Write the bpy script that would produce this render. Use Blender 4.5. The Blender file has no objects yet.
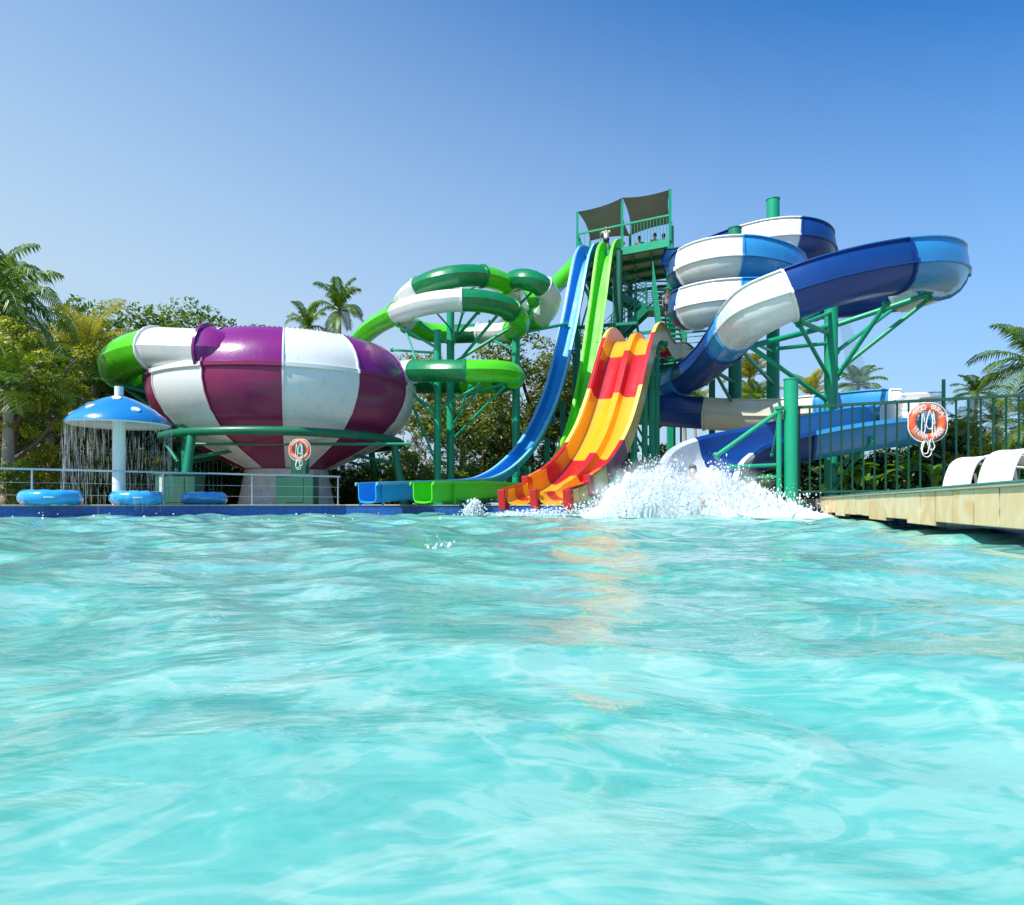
import bpy, bmesh, math, random
import numpy as np
from mathutils import Vector, Matrix
R = math.radians
rnd = random.Random(7)
F = 700.0; EYE = 0.25; HX = 512.0; HY = 504.0
scene = bpy.context.scene
COL = scene.collection

def P(px, py, D):
    return Vector(((px - HX) / F * D, D, EYE + (HY - py) / F * D))

# ------------------------------------------------------------------ materials
def new_mat(name):
    m = bpy.data.materials.new(name); m.use_nodes = True
    nt = m.node_tree; nt.nodes.clear()
    out = nt.nodes.new('ShaderNodeOutputMaterial')
    return m, nt, out
def N(nt, t, **kw):
    n = nt.nodes.new(t)
    for k, v in kw.items():
        if k in n.inputs: n.inputs[k].default_value = v
        else: setattr(n, k, v)
    return n
def L(nt, a, b): nt.links.new(a, b)
def c4(c): return (c[0], c[1], c[2], 1.0)

def paint(name, col, rough=0.3, var=0.18, scale=1.2, bump=0.05, dirt=0.25, dirtcol=(0.25, 0.22, 0.16), coat=0.0, bs=14):
    m, nt, out = new_mat(name)
    b = N(nt, 'ShaderNodeBsdfPrincipled'); b.inputs['Roughness'].default_value = rough
    b.inputs['Coat Weight'].default_value = coat
    tc = N(nt, 'ShaderNodeTexCoord')
    n1 = N(nt, 'ShaderNodeTexNoise', Scale=scale, Detail=5.0); L(nt, tc.outputs['Object'], n1.inputs['Vector'])
    mx = N(nt, 'ShaderNodeMix', data_type='RGBA')
    mx.inputs['A'].default_value = c4([c * (1 - var) for c in col])
    mx.inputs['B'].default_value = c4([min(1, c * (1 + var * .6) + .006) for c in col])
    L(nt, n1.outputs['Fac'], mx.inputs['Factor'])
    # weather stains, streaked vertically
    mp = N(nt, 'ShaderNodeMapping'); mp.inputs['Scale'].default_value = (3.5, 3.5, .5)
    L(nt, tc.outputs['Object'], mp.inputs['Vector'])
    n2 = N(nt, 'ShaderNodeTexNoise', Scale=1.3, Detail=6.0, Roughness=.65); L(nt, mp.outputs[0], n2.inputs['Vector'])
    rp = N(nt, 'ShaderNodeMapRange'); rp.inputs['From Min'].default_value = .55; rp.inputs['From Max'].default_value = .8
    rp.inputs['To Max'].default_value = dirt
    L(nt, n2.outputs['Fac'], rp.inputs['Value'])
    m2 = N(nt, 'ShaderNodeMix', data_type='RGBA'); m2.inputs['B'].default_value = c4(dirtcol)
    L(nt, rp.outputs[0], m2.inputs['Factor']); L(nt, mx.outputs['Result'], m2.inputs['A'])
    L(nt, m2.outputs['Result'], b.inputs['Base Color'])
    r2 = N(nt, 'ShaderNodeMapRange'); r2.inputs['To Min'].default_value = rough * .7; r2.inputs['To Max'].default_value = min(1, rough * 1.5)
    L(nt, n2.outputs['Fac'], r2.inputs['Value']); L(nt, r2.outputs[0], b.inputs['Roughness'])
    if bump:
        n3 = N(nt, 'ShaderNodeTexNoise', Scale=bs, Detail=3.0); L(nt, tc.outputs['Object'], n3.inputs['Vector'])
        bp = N(nt, 'ShaderNodeBump', Strength=bump, Distance=.05); L(nt, n3.outputs['Fac'], bp.inputs['Height'])
        L(nt, bp.outputs[0], b.inputs['Normal'])
    L(nt, b.outputs[0], out.inputs['Surface'])
    return m

M = {}
M['ringgreen'] = paint('ring_green', (0.003, 0.15, 0.07), .35, dirt=.15)
M['post'] = paint('post_green', (0.005, 0.33, 0.165), .35, dirt=.15)
M['post2'] = paint('tower_green', (0.004, 0.22, 0.12), .4, dirt=.2)
M['darkgreen'] = paint('tube_dark_green', (0.002, 0.20, 0.055), .25, coat=.3)
M['lime'] = paint('tube_lime', (0.085, 0.60, 0.004), .25, coat=.3, dirt=.12)
M['lime_slide'] = paint('slide_lime', (0.085, 0.62, 0.004), .5, dirt=.1)
M['lime_rim'] = paint('rim_lime', (0.16, 0.68, 0.02), .5, dirt=.1)
M['olive'] = paint('trough_outside_green', (0.30, 0.42, 0.03), .4)
M['white'] = paint('fibreglass_white', (0.76, 0.76, 0.73), .25, var=.07, dirt=.26, coat=.3)
M['cream'] = paint('fibreglass_cream', (0.66, 0.62, 0.52), .35, var=.08, dirt=.2)
M['purple'] = paint('fibreglass_purple', (0.22, 0.006, 0.16), .22, coat=.4, dirt=.10, dirtcol=(.4, .15, .3))
M['plum'] = paint('fibreglass_plum', (0.24, 0.012, 0.085), .3, coat=.2, dirt=.15, dirtcol=(.3, .1, .15))
M['navy'] = paint('fibreglass_royal_blue', (0.002, 0.045, 0.23), .3, coat=.15, dirt=.05, dirtcol=(.05, .15, .4))
M['sky'] = paint('fibreglass_light_blue', (0.035, 0.29, 0.62), .25, coat=.3, dirt=.12, dirtcol=(.3, .4, .5))
M['blue'] = paint('slide_blue', (0.018, 0.31, 0.70), .45, dirt=.12, dirtcol=(.2, .4, .6))
M['blue_rim'] = paint('rim_pale_blue', (0.22, 0.52, 0.80), .25, dirt=.1)
M['yellow'] = paint('slide_yellow', (0.84, 0.365, 0.003), .25, coat=.3, dirt=.18, dirtcol=(.75, .55, .2))
M['pale_yellow'] = paint('slide_pale_yellow', (0.80, 0.56, 0.14), .3, dirt=.2, dirtcol=(.5, .3, .12))
M['red'] = paint('slide_red', (0.50, 0.006, 0.008), .25, coat=.3, dirt=.12, dirtcol=(.55, .1, .1))
M['orange'] = paint('slide_orange', (0.82, 0.16, 0.006), .25, coat=.3, dirt=.15, dirtcol=(.8, .3, .1))
M['concrete'] = paint('concrete_pale', (0.72, 0.70, 0.67), .8, var=.35, scale=5, bump=.5, dirt=.6, dirtcol=(.12, .14, .08))
M['cabinet'] = paint('cabinet_green', (0.006, 0.10, 0.06), .5)
M['steel'] = paint('stainless_steel', (0.55, 0.57, 0.60), .3, var=.05, dirt=.1)
M['steel'].node_tree.nodes['Principled BSDF'].inputs['Metallic'].default_value = .8
M['plywood'] = paint('deck_board', (0.80, 0.64, 0.40), .7, var=.25, dirt=.3)
M['sail'] = paint('shade_cloth', (0.17, 0.175, 0.18), .9, var=.2, bump=.15, dirt=0)
M['vinyl'] = paint('vinyl_blue', (0.03, 0.36, 0.76), .15, coat=.6, dirt=.03)
M['cap_blue'] = paint('mushroom_blue', (0.015, 0.22, 0.55), .22, coat=.4, dirt=.1, dirtcol=(.3, .4, .6))
M['ring_orange'] = paint('ring_orange', (0.85, 0.12, 0.03), .4, dirt=.1)
M['rope'] = paint('rope_white', (0.8, 0.78, 0.76), .8, dirt=.1)
M['lettering'] = paint('lettering_white', (0.85, 0.82, 0.80), .5, dirt=0, bump=0)
M['sling'] = paint('sling_white', (0.80, 0.80, 0.80), .6, var=.04, bump=.25, dirt=.08, bs=60)
M['skin'] = paint('skin_tone', (0.55, 0.27, 0.18), .5, var=.1, dirt=0, bump=0)
M['skin2'] = paint('skin_brown', (0.22, 0.10, 0.06), .5, var=.1, dirt=0, bump=0)
M['hair'] = paint('hair_dark', (0.02, 0.014, 0.01), .6, dirt=0)
M['cloth_w'] = paint('cloth_white', (0.75, 0.75, 0.74), .8, dirt=0)
M['cloth_d'] = paint('cloth_dark', (0.02, 0.022, 0.035), .8, dirt=0)
M['cloth_g'] = paint('cloth_grey', (0.25, 0.28, 0.36), .8, dirt=0)
M['cloth_b'] = paint('cloth_blue', (0.02, 0.30, 0.55), .8, dirt=0)
M['bark'] = paint('bark', (0.16, 0.11, 0.07), .9, var=.4, scale=4, bump=.8, dirt=.4)
M['bark_pale'] = paint('bark_pale', (0.34, 0.28, 0.21), .9, var=.35, scale=4, bump=.8, dirt=.4, dirtcol=(.12, .1, .07))
M['rock'] = paint('rock', (0.52, 0.44, 0.34), .85, var=.3, scale=4, bump=.6, dirt=.3)
M['shed'] = paint('painted_wall', (0.42, 0.16, 0.10), .8, dirt=.2)

def leafmat(name, dark, light, trans=.35, sc=.7):
    m, nt, out = new_mat(name)
    tc = N(nt, 'ShaderNodeTexCoord'); oi = N(nt, 'ShaderNodeObjectInfo')
    n1 = N(nt, 'ShaderNodeTexNoise', Scale=sc, Detail=3.0); L(nt, tc.outputs['Object'], n1.inputs['Vector'])
    gi = N(nt, 'ShaderNodeNewGeometry')
    ad = N(nt, 'ShaderNodeMath', operation='MULTIPLY_ADD'); ad.inputs[1].default_value = .55
    L(nt, gi.outputs['Random Per Island'], ad.inputs[0]); L(nt, n1.outputs['Fac'], ad.inputs[2])
    a2 = N(nt, 'ShaderNodeMath', operation='MULTIPLY_ADD'); a2.inputs[1].default_value = .25
    L(nt, oi.outputs['Random'], a2.inputs[0]); L(nt, ad.outputs[0], a2.inputs[2])
    mr = N(nt, 'ShaderNodeMapRange'); mr.inputs['From Min'].default_value = .5; mr.inputs['From Max'].default_value = 1.25
    L(nt, a2.outputs[0], mr.inputs['Value'])
    mx = N(nt, 'ShaderNodeMix', data_type='RGBA'); mx.inputs['A'].default_value = c4(dark); mx.inputs['B'].default_value = c4(light)
    L(nt, mr.outputs[0], mx.inputs['Factor'])
    b = N(nt, 'ShaderNodeBsdfPrincipled', Roughness=.42); L(nt, mx.outputs['Result'], b.inputs['Base Color'])
    t = N(nt, 'ShaderNodeBsdfTranslucent')
    m3 = N(nt, 'ShaderNodeMix', data_type='RGBA', blend_type='MULTIPLY'); m3.inputs['Factor'].default_value = 1
    m3.inputs['B'].default_value = (1.6, 1.5, .5, 1); L(nt, mx.outputs['Result'], m3.inputs['A'])
    L(nt, m3.outputs['Result'], t.inputs['Color'])
    ms = N(nt, 'ShaderNodeMixShader', Fac=trans); L(nt, b.outputs[0], ms.inputs[1]); L(nt, t.outputs[0], ms.inputs[2])
    L(nt, ms.outputs[0], out.inputs['Surface'])
    return m
M['leaf'] = leafmat('leaf_green', (0.025, 0.075, 0.008), (0.18, 0.29, 0.018))
M['leaf_y'] = leafmat('leaf_yellow_green', (0.07, 0.13, 0.008), (0.42, 0.42, 0.02))
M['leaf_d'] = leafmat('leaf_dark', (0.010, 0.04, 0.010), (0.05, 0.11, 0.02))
M['leaf_o'] = leafmat('leaf_olive', (0.045, 0.08, 0.010), (0.25, 0.30, 0.035))
M['palm'] = leafmat('palm_green', (0.018, 0.06, 0.006), (0.15, 0.26, 0.015), trans=.28, sc=1.5)
M['palm_y'] = leafmat('palm_yellow', (0.08, 0.13, 0.014), (0.38, 0.34, 0.05), sc=1.5)
M['banana'] = leafmat('banana_leaf', (0.02, 0.11, 0.012), (0.16, 0.33, 0.02), sc=2)

def mat_water():
    m, nt, out = new_mat('pool_water')
    tc = N(nt, 'ShaderNodeTexCoord')
    b = N(nt, 'ShaderNodeBsdfPrincipled', Roughness=.04, IOR=1.33); b.inputs['Specular IOR Level'].default_value = .2
    # aerated water: milky streaks, plus finer noise painting caustic lines into the colour
    mp = N(nt, 'ShaderNodeMapping'); mp.inputs['Scale'].default_value = (1.0, 1.7, 1); mp.inputs['Rotation'].default_value = (0, 0, R(18))
    L(nt, tc.outputs['Object'], mp.inputs['Vector'])
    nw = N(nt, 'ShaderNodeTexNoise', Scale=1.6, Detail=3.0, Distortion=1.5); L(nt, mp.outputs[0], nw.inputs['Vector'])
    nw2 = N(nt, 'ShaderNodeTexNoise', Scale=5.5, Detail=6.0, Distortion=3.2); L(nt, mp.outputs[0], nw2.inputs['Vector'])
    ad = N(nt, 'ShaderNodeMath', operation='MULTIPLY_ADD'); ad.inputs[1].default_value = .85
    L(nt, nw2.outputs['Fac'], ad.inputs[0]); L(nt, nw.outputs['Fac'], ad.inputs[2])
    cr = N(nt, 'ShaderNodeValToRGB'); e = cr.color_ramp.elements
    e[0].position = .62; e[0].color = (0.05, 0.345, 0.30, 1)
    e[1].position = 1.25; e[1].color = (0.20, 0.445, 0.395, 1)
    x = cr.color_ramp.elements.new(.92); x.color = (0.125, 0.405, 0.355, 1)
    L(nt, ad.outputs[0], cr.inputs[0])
    # caustic light filaments painted into the colour as thin pale ridged-noise lines
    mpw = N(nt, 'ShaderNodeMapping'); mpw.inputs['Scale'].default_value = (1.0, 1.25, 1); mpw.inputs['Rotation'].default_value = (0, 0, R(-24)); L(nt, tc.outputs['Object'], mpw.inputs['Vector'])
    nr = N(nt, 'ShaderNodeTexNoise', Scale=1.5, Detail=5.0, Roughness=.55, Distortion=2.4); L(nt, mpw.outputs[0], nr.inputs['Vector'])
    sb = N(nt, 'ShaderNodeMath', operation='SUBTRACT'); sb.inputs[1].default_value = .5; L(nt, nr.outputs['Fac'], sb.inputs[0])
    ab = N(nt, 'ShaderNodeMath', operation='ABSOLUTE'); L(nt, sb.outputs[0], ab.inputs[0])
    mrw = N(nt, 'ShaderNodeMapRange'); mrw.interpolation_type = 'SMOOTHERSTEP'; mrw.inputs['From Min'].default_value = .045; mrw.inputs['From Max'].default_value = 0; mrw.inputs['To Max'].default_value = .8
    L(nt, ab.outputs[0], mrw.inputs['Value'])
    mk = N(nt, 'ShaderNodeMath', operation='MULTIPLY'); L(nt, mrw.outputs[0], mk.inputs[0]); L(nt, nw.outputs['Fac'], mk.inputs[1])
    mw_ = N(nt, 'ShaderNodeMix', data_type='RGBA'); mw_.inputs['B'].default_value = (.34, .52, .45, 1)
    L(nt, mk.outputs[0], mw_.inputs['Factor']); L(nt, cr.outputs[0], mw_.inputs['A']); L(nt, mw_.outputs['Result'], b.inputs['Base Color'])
    n3 = N(nt, 'ShaderNodeTexNoise', Scale=5.0, Detail=4.0, Roughness=.55, Distortion=.8); L(nt, mp.outputs[0], n3.inputs['Vector'])
    bp = N(nt, 'ShaderNodeBump', Strength=.17, Distance=.03); L(nt, n3.outputs['Fac'], bp.inputs['Height'])
    n4 = N(nt, 'ShaderNodeTexNoise', Scale=24.0, Detail=2.0, Distortion=1.0); L(nt, mp.outputs[0], n4.inputs['Vector'])
    bp2 = N(nt, 'ShaderNodeBump', Strength=.14, Distance=.005); L(nt, n4.outputs['Fac'], bp2.inputs['Height']); L(nt, bp.outputs[0], bp2.inputs['Normal'])
    L(nt, bp2.outputs[0], b.inputs['Normal'])
    L(nt, b.outputs[0], out.inputs['Surface'])
    return m
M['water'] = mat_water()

def mat_foam(name, alpha=1.0, emis=0):
    m, nt, out = new_mat(name)
    b = N(nt, 'ShaderNodeBsdfPrincipled', Roughness=.5); b.inputs['Base Color'].default_value = (.96, .97, .98, 1)
    t = N(nt, 'ShaderNodeBsdfTranslucent'); t.inputs['Color'].default_value = (.92, .96, .97, 1)
    s = N(nt, 'ShaderNodeMixShader', Fac=.5); L(nt, b.outputs[0], s.inputs[1]); L(nt, t.outputs[0], s.inputs[2])
    last = s
    if alpha < 1:
        tr = N(nt, 'ShaderNodeBsdfTransparent')
        s2 = N(nt, 'ShaderNodeMixShader', Fac=alpha); L(nt, tr.outputs[0], s2.inputs[1]); L(nt, s.outputs[0], s2.inputs[2]); last = s2
    L(nt, last.outputs[0], out.inputs['Surface'])
    return m
M['foam'] = mat_foam('white_water'); M['mist'] = mat_foam('falling_water', .13); M['net'] = mat_foam('net_film', .16)

def mat_brick(name, c1, c2, mortar, w, h, ms, rough=.4, offs=.0, bump=.3, noise=.5, var=None):
    m, nt, out = new_mat(name)
    tc = N(nt, 'ShaderNodeTexCoord')
    b = N(nt, 'ShaderNodeBsdfPrincipled', Roughness=rough)
    br = N(nt, 'ShaderNodeTexBrick'); br.offset = offs
    br.inputs['Color1'].default_value = c4(c1); br.inputs['Color2'].default_value = c4(c2); br.inputs['Mortar'].default_value = c4(mortar)
    br.inputs['Scale'].default_value = 1; br.inputs['Mortar Size'].default_value = ms
    br.inputs['Brick Width'].default_value = w; br.inputs['Row Height'].default_value = h
    L(nt, tc.outputs['UV'], br.inputs['Vector'])
    nz = N(nt, 'ShaderNodeTexNoise', Scale=3.0, Detail=6.0, Distortion=1.2); L(nt, tc.outputs['Object'], nz.inputs['Vector'])
    mr = N(nt, 'ShaderNodeMapRange'); mr.inputs['From Min'].default_value = .42; mr.inputs['From Max'].default_value = .62; mr.inputs['To Max'].default_value = noise
    L(nt, nz.outputs['Fac'], mr.inputs['Value'])
    mx = N(nt, 'ShaderNodeMix', data_type='RGBA'); mx.inputs['B'].default_value = c4(var or mortar)
    L(nt, mr.outputs[0], mx.inputs['Factor']); L(nt, br.outputs['Color'], mx.inputs['A']); L(nt, mx.outputs['Result'], b.inputs['Base Color'])
    bp = N(nt, 'ShaderNodeBump', Strength=bump, Distance=.01); bp.invert = True
    L(nt, br.outputs['Fac'], bp.inputs['Height']); L(nt, bp.outputs[0], b.inputs['Normal'])
    L(nt, b.outputs[0], out.inputs['Surface']); return m
M['stone'] = mat_brick('sandstone_cladding', (.78, .49, .21), (.82, .58, .30), (.25, .19, .12), .56, 5, .012, .8, noise=.8, var=(.86, .68, .42))
M['tile'] = mat_brick('pool_tile_blue', (.006, .05, .28), (.015, .10, .42), (.05, .16, .36), .05, .05, .003, .2, noise=.1, var=(.02, .14, .4))
M['paving'] = mat_brick('paving', (.26, .22, .17), (.32, .27, .21), (.26, .23, .19), .6, .4, .008, .8, offs=.5, noise=.3, var=(.35, .3, .24))
M['coping'] = paint('coping_sand', (.55, .44, .30), .8, var=.3, scale=3)

def mat_ground():
    m, nt, out = new_mat('ground')
    tc = N(nt, 'ShaderNodeTexCoord'); b = N(nt, 'ShaderNodeBsdfPrincipled', Roughness=.9)
    n = N(nt, 'ShaderNodeTexNoise', Scale=.35, Detail=8.0); L(nt, tc.outputs['Object'], n.inputs['Vector'])
    cr = N(nt, 'ShaderNodeValToRGB'); e = cr.color_ramp.elements
    e[0].position = .4; e[0].color = (.05, .08, .02, 1); e[1].position = .6; e[1].color = (.24, .19, .12, 1)
    L(nt, n.outputs['Fac'], cr.inputs[0]); L(nt, cr.outputs[0], b.inputs['Base Color']); L(nt, b.outputs[0], out.inputs['Surface']); return m
M['ground'] = mat_ground()

# ------------------------------------------------------------------ mesh tools
def world_of(o):
    p = Vector(o.location)
    while o.parent is not None: o = o.parent; p = p + Vector(o.location)
    return p
class MB:
    def __init__(s): s.v = []; s.f = []; s.m = []
    def add(s, vs, fs, mi=0):
        o = len(s.v); s.v += [tuple(v) for v in vs]; s.f += [tuple(i + o for i in f) for f in fs]; s.m += [mi] * len(fs)
    def quadbox(s, c8, mi=0):
        s.add(c8, [(0, 3, 2, 1), (4, 5, 6, 7), (0, 1, 5, 4), (1, 2, 6, 5), (2, 3, 7, 6), (3, 0, 4, 7)], mi)
    def box(s, c, d, rz=0, mi=0):
        hx, hy, hz = d[0] / 2, d[1] / 2, d[2] / 2; ca, sa = math.cos(rz), math.sin(rz)
        vs = []
        for z in (-hz, hz):
            for x, y in ((-hx, -hy), (hx, -hy), (hx, hy), (-hx, hy)):
                vs.append((c[0] + x * ca - y * sa, c[1] + x * sa + y * ca, c[2] + z))
        s.quadbox(vs, mi)
    def bar(s, p, q, w, h=None, mi=0):
        p = Vector(p); q = Vector(q); t = (q - p)
        if t.length < 1e-6: return
        t.normalize(); ref = Vector((0, 0, 1)) if abs(t.z) < .95 else Vector((0, 1, 0))
        a = t.cross(ref).normalized(); b = a.cross(t); h = h or w
        s.quadbox([o + a * (i * w / 2) + b * (j * h / 2) for o in (p, q) for i, j in ((-1, -1), (1, -1), (1, 1), (-1, 1))], mi)
    def cyl(s, p, q, r, r2=None, n=12, cap=True, mi=0):
        p = Vector(p); q = Vector(q); r2 = r if r2 is None else r2; t = (q - p)
        if t.length < 1e-6: return
        t.normalize(); ref = Vector((0, 0, 1)) if abs(t.z) < .95 else Vector((0, 1, 0))
        a = t.cross(ref).normalized(); b = a.cross(t); vs = []
        for o, rr in ((p, r), (q, r2)):
            for k in range(n):
                an = 2 * math.pi * k / n; vs.append(o + a * math.cos(an) * rr + b * math.sin(an) * rr)
        fs = [(k, (k + 1) % n, n + (k + 1) % n, n + k) for k in range(n)]
        if cap: fs += [tuple(range(n - 1, -1, -1)), tuple(range(n, 2 * n))]
        s.add(vs, fs, mi)
    def tube(s, pts, r, n=8, mi=0, closed=False, rr=None):
        pts = [Vector(p) for p in pts]; m = len(pts); vs = []
        prev = None
        for i, p in enumerate(pts):
            if closed: t = pts[(i + 1) % m] - pts[i - 1]
            else: t = pts[min(i + 1, m - 1)] - pts[max(i - 1, 0)]
            t.normalize()
            if prev is None:
                ref = Vector((0, 0, 1)) if abs(t.z) < .9 else Vector((0, 1, 0)); a = t.cross(ref).normalized()
            else: a = (prev - t * prev.dot(t)).normalized()
            prev = a; b = a.cross(t); ri = rr[i] if rr else r
            for k in range(n):
                an = 2 * math.pi * k / n; vs.append(p + a * math.cos(an) * ri + b * math.sin(an) * ri)
        fs = []
        for i in range(m if closed else m - 1):
            j = (i + 1) % m
            for k in range(n): fs.append((i * n + k, i * n + (k + 1) % n, j * n + (k + 1) % n, j * n + k))
        if not closed: fs += [tuple(range(n - 1, -1, -1)), tuple(range((m - 1) * n, m * n))]
        s.add(vs, fs, mi)
    def lathe(s, prof, c, n=32, a0=0, a1=2 * math.pi, mi=0, closed=None):
        full = abs(a1 - a0 - 2 * math.pi) < 1e-4; k = n if full else n + 1; vs = []
        for i in range(k):
            a = a0 + (a1 - a0) * i / n
            for r, z in prof: vs.append((c[0] + r * math.cos(a), c[1] + r * math.sin(a), c[2] + z))
        m = len(prof); fs = []
        for i in range(n):
            j = (i + 1) % k
            for q in range(m - 1): fs.append((i * m + q, j * m + q, j * m + q + 1, i * m + q + 1))
        s.add(vs, fs, mi)
    def build(s, name, mat, parent=None, smooth=None, loc=None, bevel=0, uv=None):
        me = bpy.data.meshes.new(name)
        o = bpy.data.objects.new(name, me); COL.objects.link(o)
        off = Vector(loc) if loc is not None else Vector((0, 0, 0))
        vs = [(v[0] - off.x, v[1] - off.y, v[2] - off.z) for v in s.v]
        me.from_pydata(vs, [], s.f)
        for mm in (mat if isinstance(mat, list) else [mat]): me.materials.append(mm)
        if isinstance(mat, list): me.polygons.foreach_set('material_index', s.m)
        if uv: 
            ul = me.uv_layers.new(name='uv')
            for lp in me.loops: ul.data[lp.index].uv = uv(s.v[lp.vertex_index])
        bm = bmesh.new(); bm.from_mesh(me); bmesh.ops.recalc_face_normals(bm, faces=bm.faces); bm.to_mesh(me); bm.free()
        if smooth is not None:
            me.polygons.foreach_set('use_smooth', [True] * len(me.polygons)); me.set_sharp_from_angle(angle=R(smooth))
        o.location = off
        if parent is not None:
            o.parent = parent; o.location = off - world_of(parent)
        if bevel:
            md = o.modifiers.new('bev', 'BEVEL'); md.width = bevel; md.segments = 2; md.limit_method = 'ANGLE'
        me.update()
        return o
def tag(o, label=None, cat=None, group=None, kind=None):
    if label: o['label'] = label
    if cat: o['category'] = cat
    if group: o['group'] = group
    if kind: o['kind'] = kind
    return o
def thing(name, loc, label, cat, group=None):
    o = bpy.data.objects.new(name, None); o.empty_display_size = .2; COL.objects.link(o); o.location = loc
    return tag(o, label, cat, group)
def dup(root, loc, rz=None, label=None, sc=None):
    c = root.copy(); COL.objects.link(c); c.location = loc
    if rz is not None: c.rotation_euler = (0, 0, rz)
    if sc is not None: c.scale = (sc, sc, sc)
    if label: c['label'] = label
    for ch in list(root.children):
        d = ch.copy(); COL.objects.link(d); d.parent = c
        for g in list(ch.children):
            e = g.copy(); COL.objects.link(e); e.parent = d
    return c

def catmull(pts, step=.2):
    """pts: list of (Vector, extra) ; returns list of (Vector, index_float)"""
    n = len(pts); out = []
    for i in range(n - 1):
        p0 = pts[max(i - 1, 0)]; p1 = pts[i]; p2 = pts[i + 1]; p3 = pts[min(i + 2, n - 1)]
        k = max(2, int((p2 - p1).length / step))
        for j in range(k):
            t = j / k
            out.append((.5 * ((2 * p1) + (-p0 + p2) * t + (2 * p0 - 5 * p1 + 4 * p2 - p3) * t * t + (-p0 + 3 * p1 - 3 * p2 + p3) * t ** 3), i + t))
    out.append((pts[-1], float(n - 1)))
    return out
def smoothed(seq, it=3):
    p = [s[0].copy() for s in seq]
    for _ in range(it):
        q = [p[0]] + [(p[i - 1] + p[i] * 2 + p[i + 1]) / 4 for i in range(1, len(p) - 1)] + [p[-1]]
        p = q
    return [(a, s[1]) for a, s in zip(p, seq)]
def frames(seq, bank=None):
    fr = []
    n = len(seq)
    for i in range(n):
        t = (seq[min(i + 1, n - 1)][0] - seq[max(i - 1, 0)][0]).normalized()
        a = t.cross(Vector((0, 0, 1))).normalized(); b = a.cross(t)
        if bank:
            ang = bank(seq[i][1])
            if ang: a, b = a * math.cos(ang) + b * math.sin(ang), b * math.cos(ang) - a * math.sin(ang)
        fr.append((seq[i][0], a, b, seq[i][1]))
    return fr
def thick(poly, th):
    """open polyline -> closed loop"""
    n = len(poly); off = []
    for i in range(n):
        p = Vector(poly[max(i - 1, 0)]); q = Vector(poly[min(i + 1, n - 1)]); t = (q - p).normalized()
        off.append((poly[i][0] - t.y * th, poly[i][1] + t.x * th))
    return list(poly) + off[::-1]
def sweep(mb, fr, prof, closed=True, mi=0, caps=True):
    """prof(idx)->list of (u,v) or list"""
    m = None; vs = []
    for (p, a, b, s) in fr:
        pr = prof(s) if callable(prof) else prof
        m = len(pr)
        for u, v in pr: vs.append(p + a * u + b * v)
    fs = []
    for i in range(len(fr) - 1):
        for k in range(m if closed else m - 1):
            k2 = (k + 1) % m; fs.append((i * m + k, i * m + k2, (i + 1) * m + k2, (i + 1) * m + k))
    if caps and closed:
        # cap each end as strip between outer & inner halves
        h = m // 2
        for base in (0, (len(fr) - 1) * m):
            for k in range(h - 1): fs.append((base + k, base + k + 1, base + m - 2 - k, base + m - 1 - k))
    mb.add(vs, fs, mi)
def sections(fr, marks):
    """marks: sorted list of (index, key). yields key, frames"""
    for i, (s0, key) in enumerate(marks):
        s1 = marks[i + 1][0] if i + 1 < len(marks) else 1e9
        sub = [f for f in fr if s0 - 1e-6 <= f[3] < s1 - 1e-6]
        # extend by one frame to close gap
        if sub and i + 1 < len(marks):
            k = fr.index(sub[-1])
            if k + 1 < len(fr): sub.append(fr[k + 1])
        if len(sub) > 1: yield key, sub

# ------------------------------------------------------------------ camera, sun, sky
cam = bpy.data.cameras.new('camera'); co = bpy.data.objects.new('camera', cam); COL.objects.link(co)
co.location = (0, 0, EYE); co.rotation_euler = (R(90), 0, 0)
cam.sensor_width = 36; cam.lens = 36 * F / 1024; cam.shift_y = (HY - 452.5) / 1024; cam.clip_end = 3000; cam.clip_start = .02
scene.camera = co
SUN_EL = 52; SUN_DIR = Vector((-.75, -.66, 0)).normalized()
sv = Vector((SUN_DIR.x * math.cos(R(SUN_EL)), SUN_DIR.y * math.cos(R(SUN_EL)), math.sin(R(SUN_EL))))
sun = bpy.data.lights.new('sun', 'SUN'); sun.energy = 4.2; sun.angle = R(.5); sun.color = (1, .955, .88)
so = bpy.data.objects.new('sun', sun); COL.objects.link(so); so.rotation_euler = sv.to_track_quat('Z', 'Y').to_euler()
w = bpy.data.worlds.new('World'); scene.world = w; w.use_nodes = True
nt = w.node_tree; bg = nt.nodes['Background']
sky = nt.nodes.new('ShaderNodeTexSky'); sky.sky_type = 'NISHITA'; sky.sun_disc = False
sky.sun_elevation = R(SUN_EL); sky.sun_rotation = math.atan2(sv.x, sv.y)
sky.air_density = 1.0; sky.dust_density = 1.6; sky.ozone_density = 2.0; sky.altitude = 0
hs = nt.nodes.new('ShaderNodeHueSaturation'); hs.inputs['Saturation'].default_value = 1.22; hs.inputs['Hue'].default_value = .497; hs.inputs['Value'].default_value = 1.15
nt.links.new(sky.outputs[0], hs.inputs['Color']); 
tcw = nt.nodes.new('ShaderNodeTexCoord'); dp = nt.nodes.new('ShaderNodeVectorMath'); dp.operation = 'DOT_PRODUCT'; dp.inputs[1].default_value = (-.53, 0, -1.82); nt.links.new(tcw.outputs['Generated'], dp.inputs[0])
ad_ = nt.nodes.new('ShaderNodeMath'); ad_.operation = 'ADD'; ad_.inputs[1].default_value = 1.21; ad_.use_clamp = True; nt.links.new(dp.outputs['Value'], ad_.inputs[0])
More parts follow.
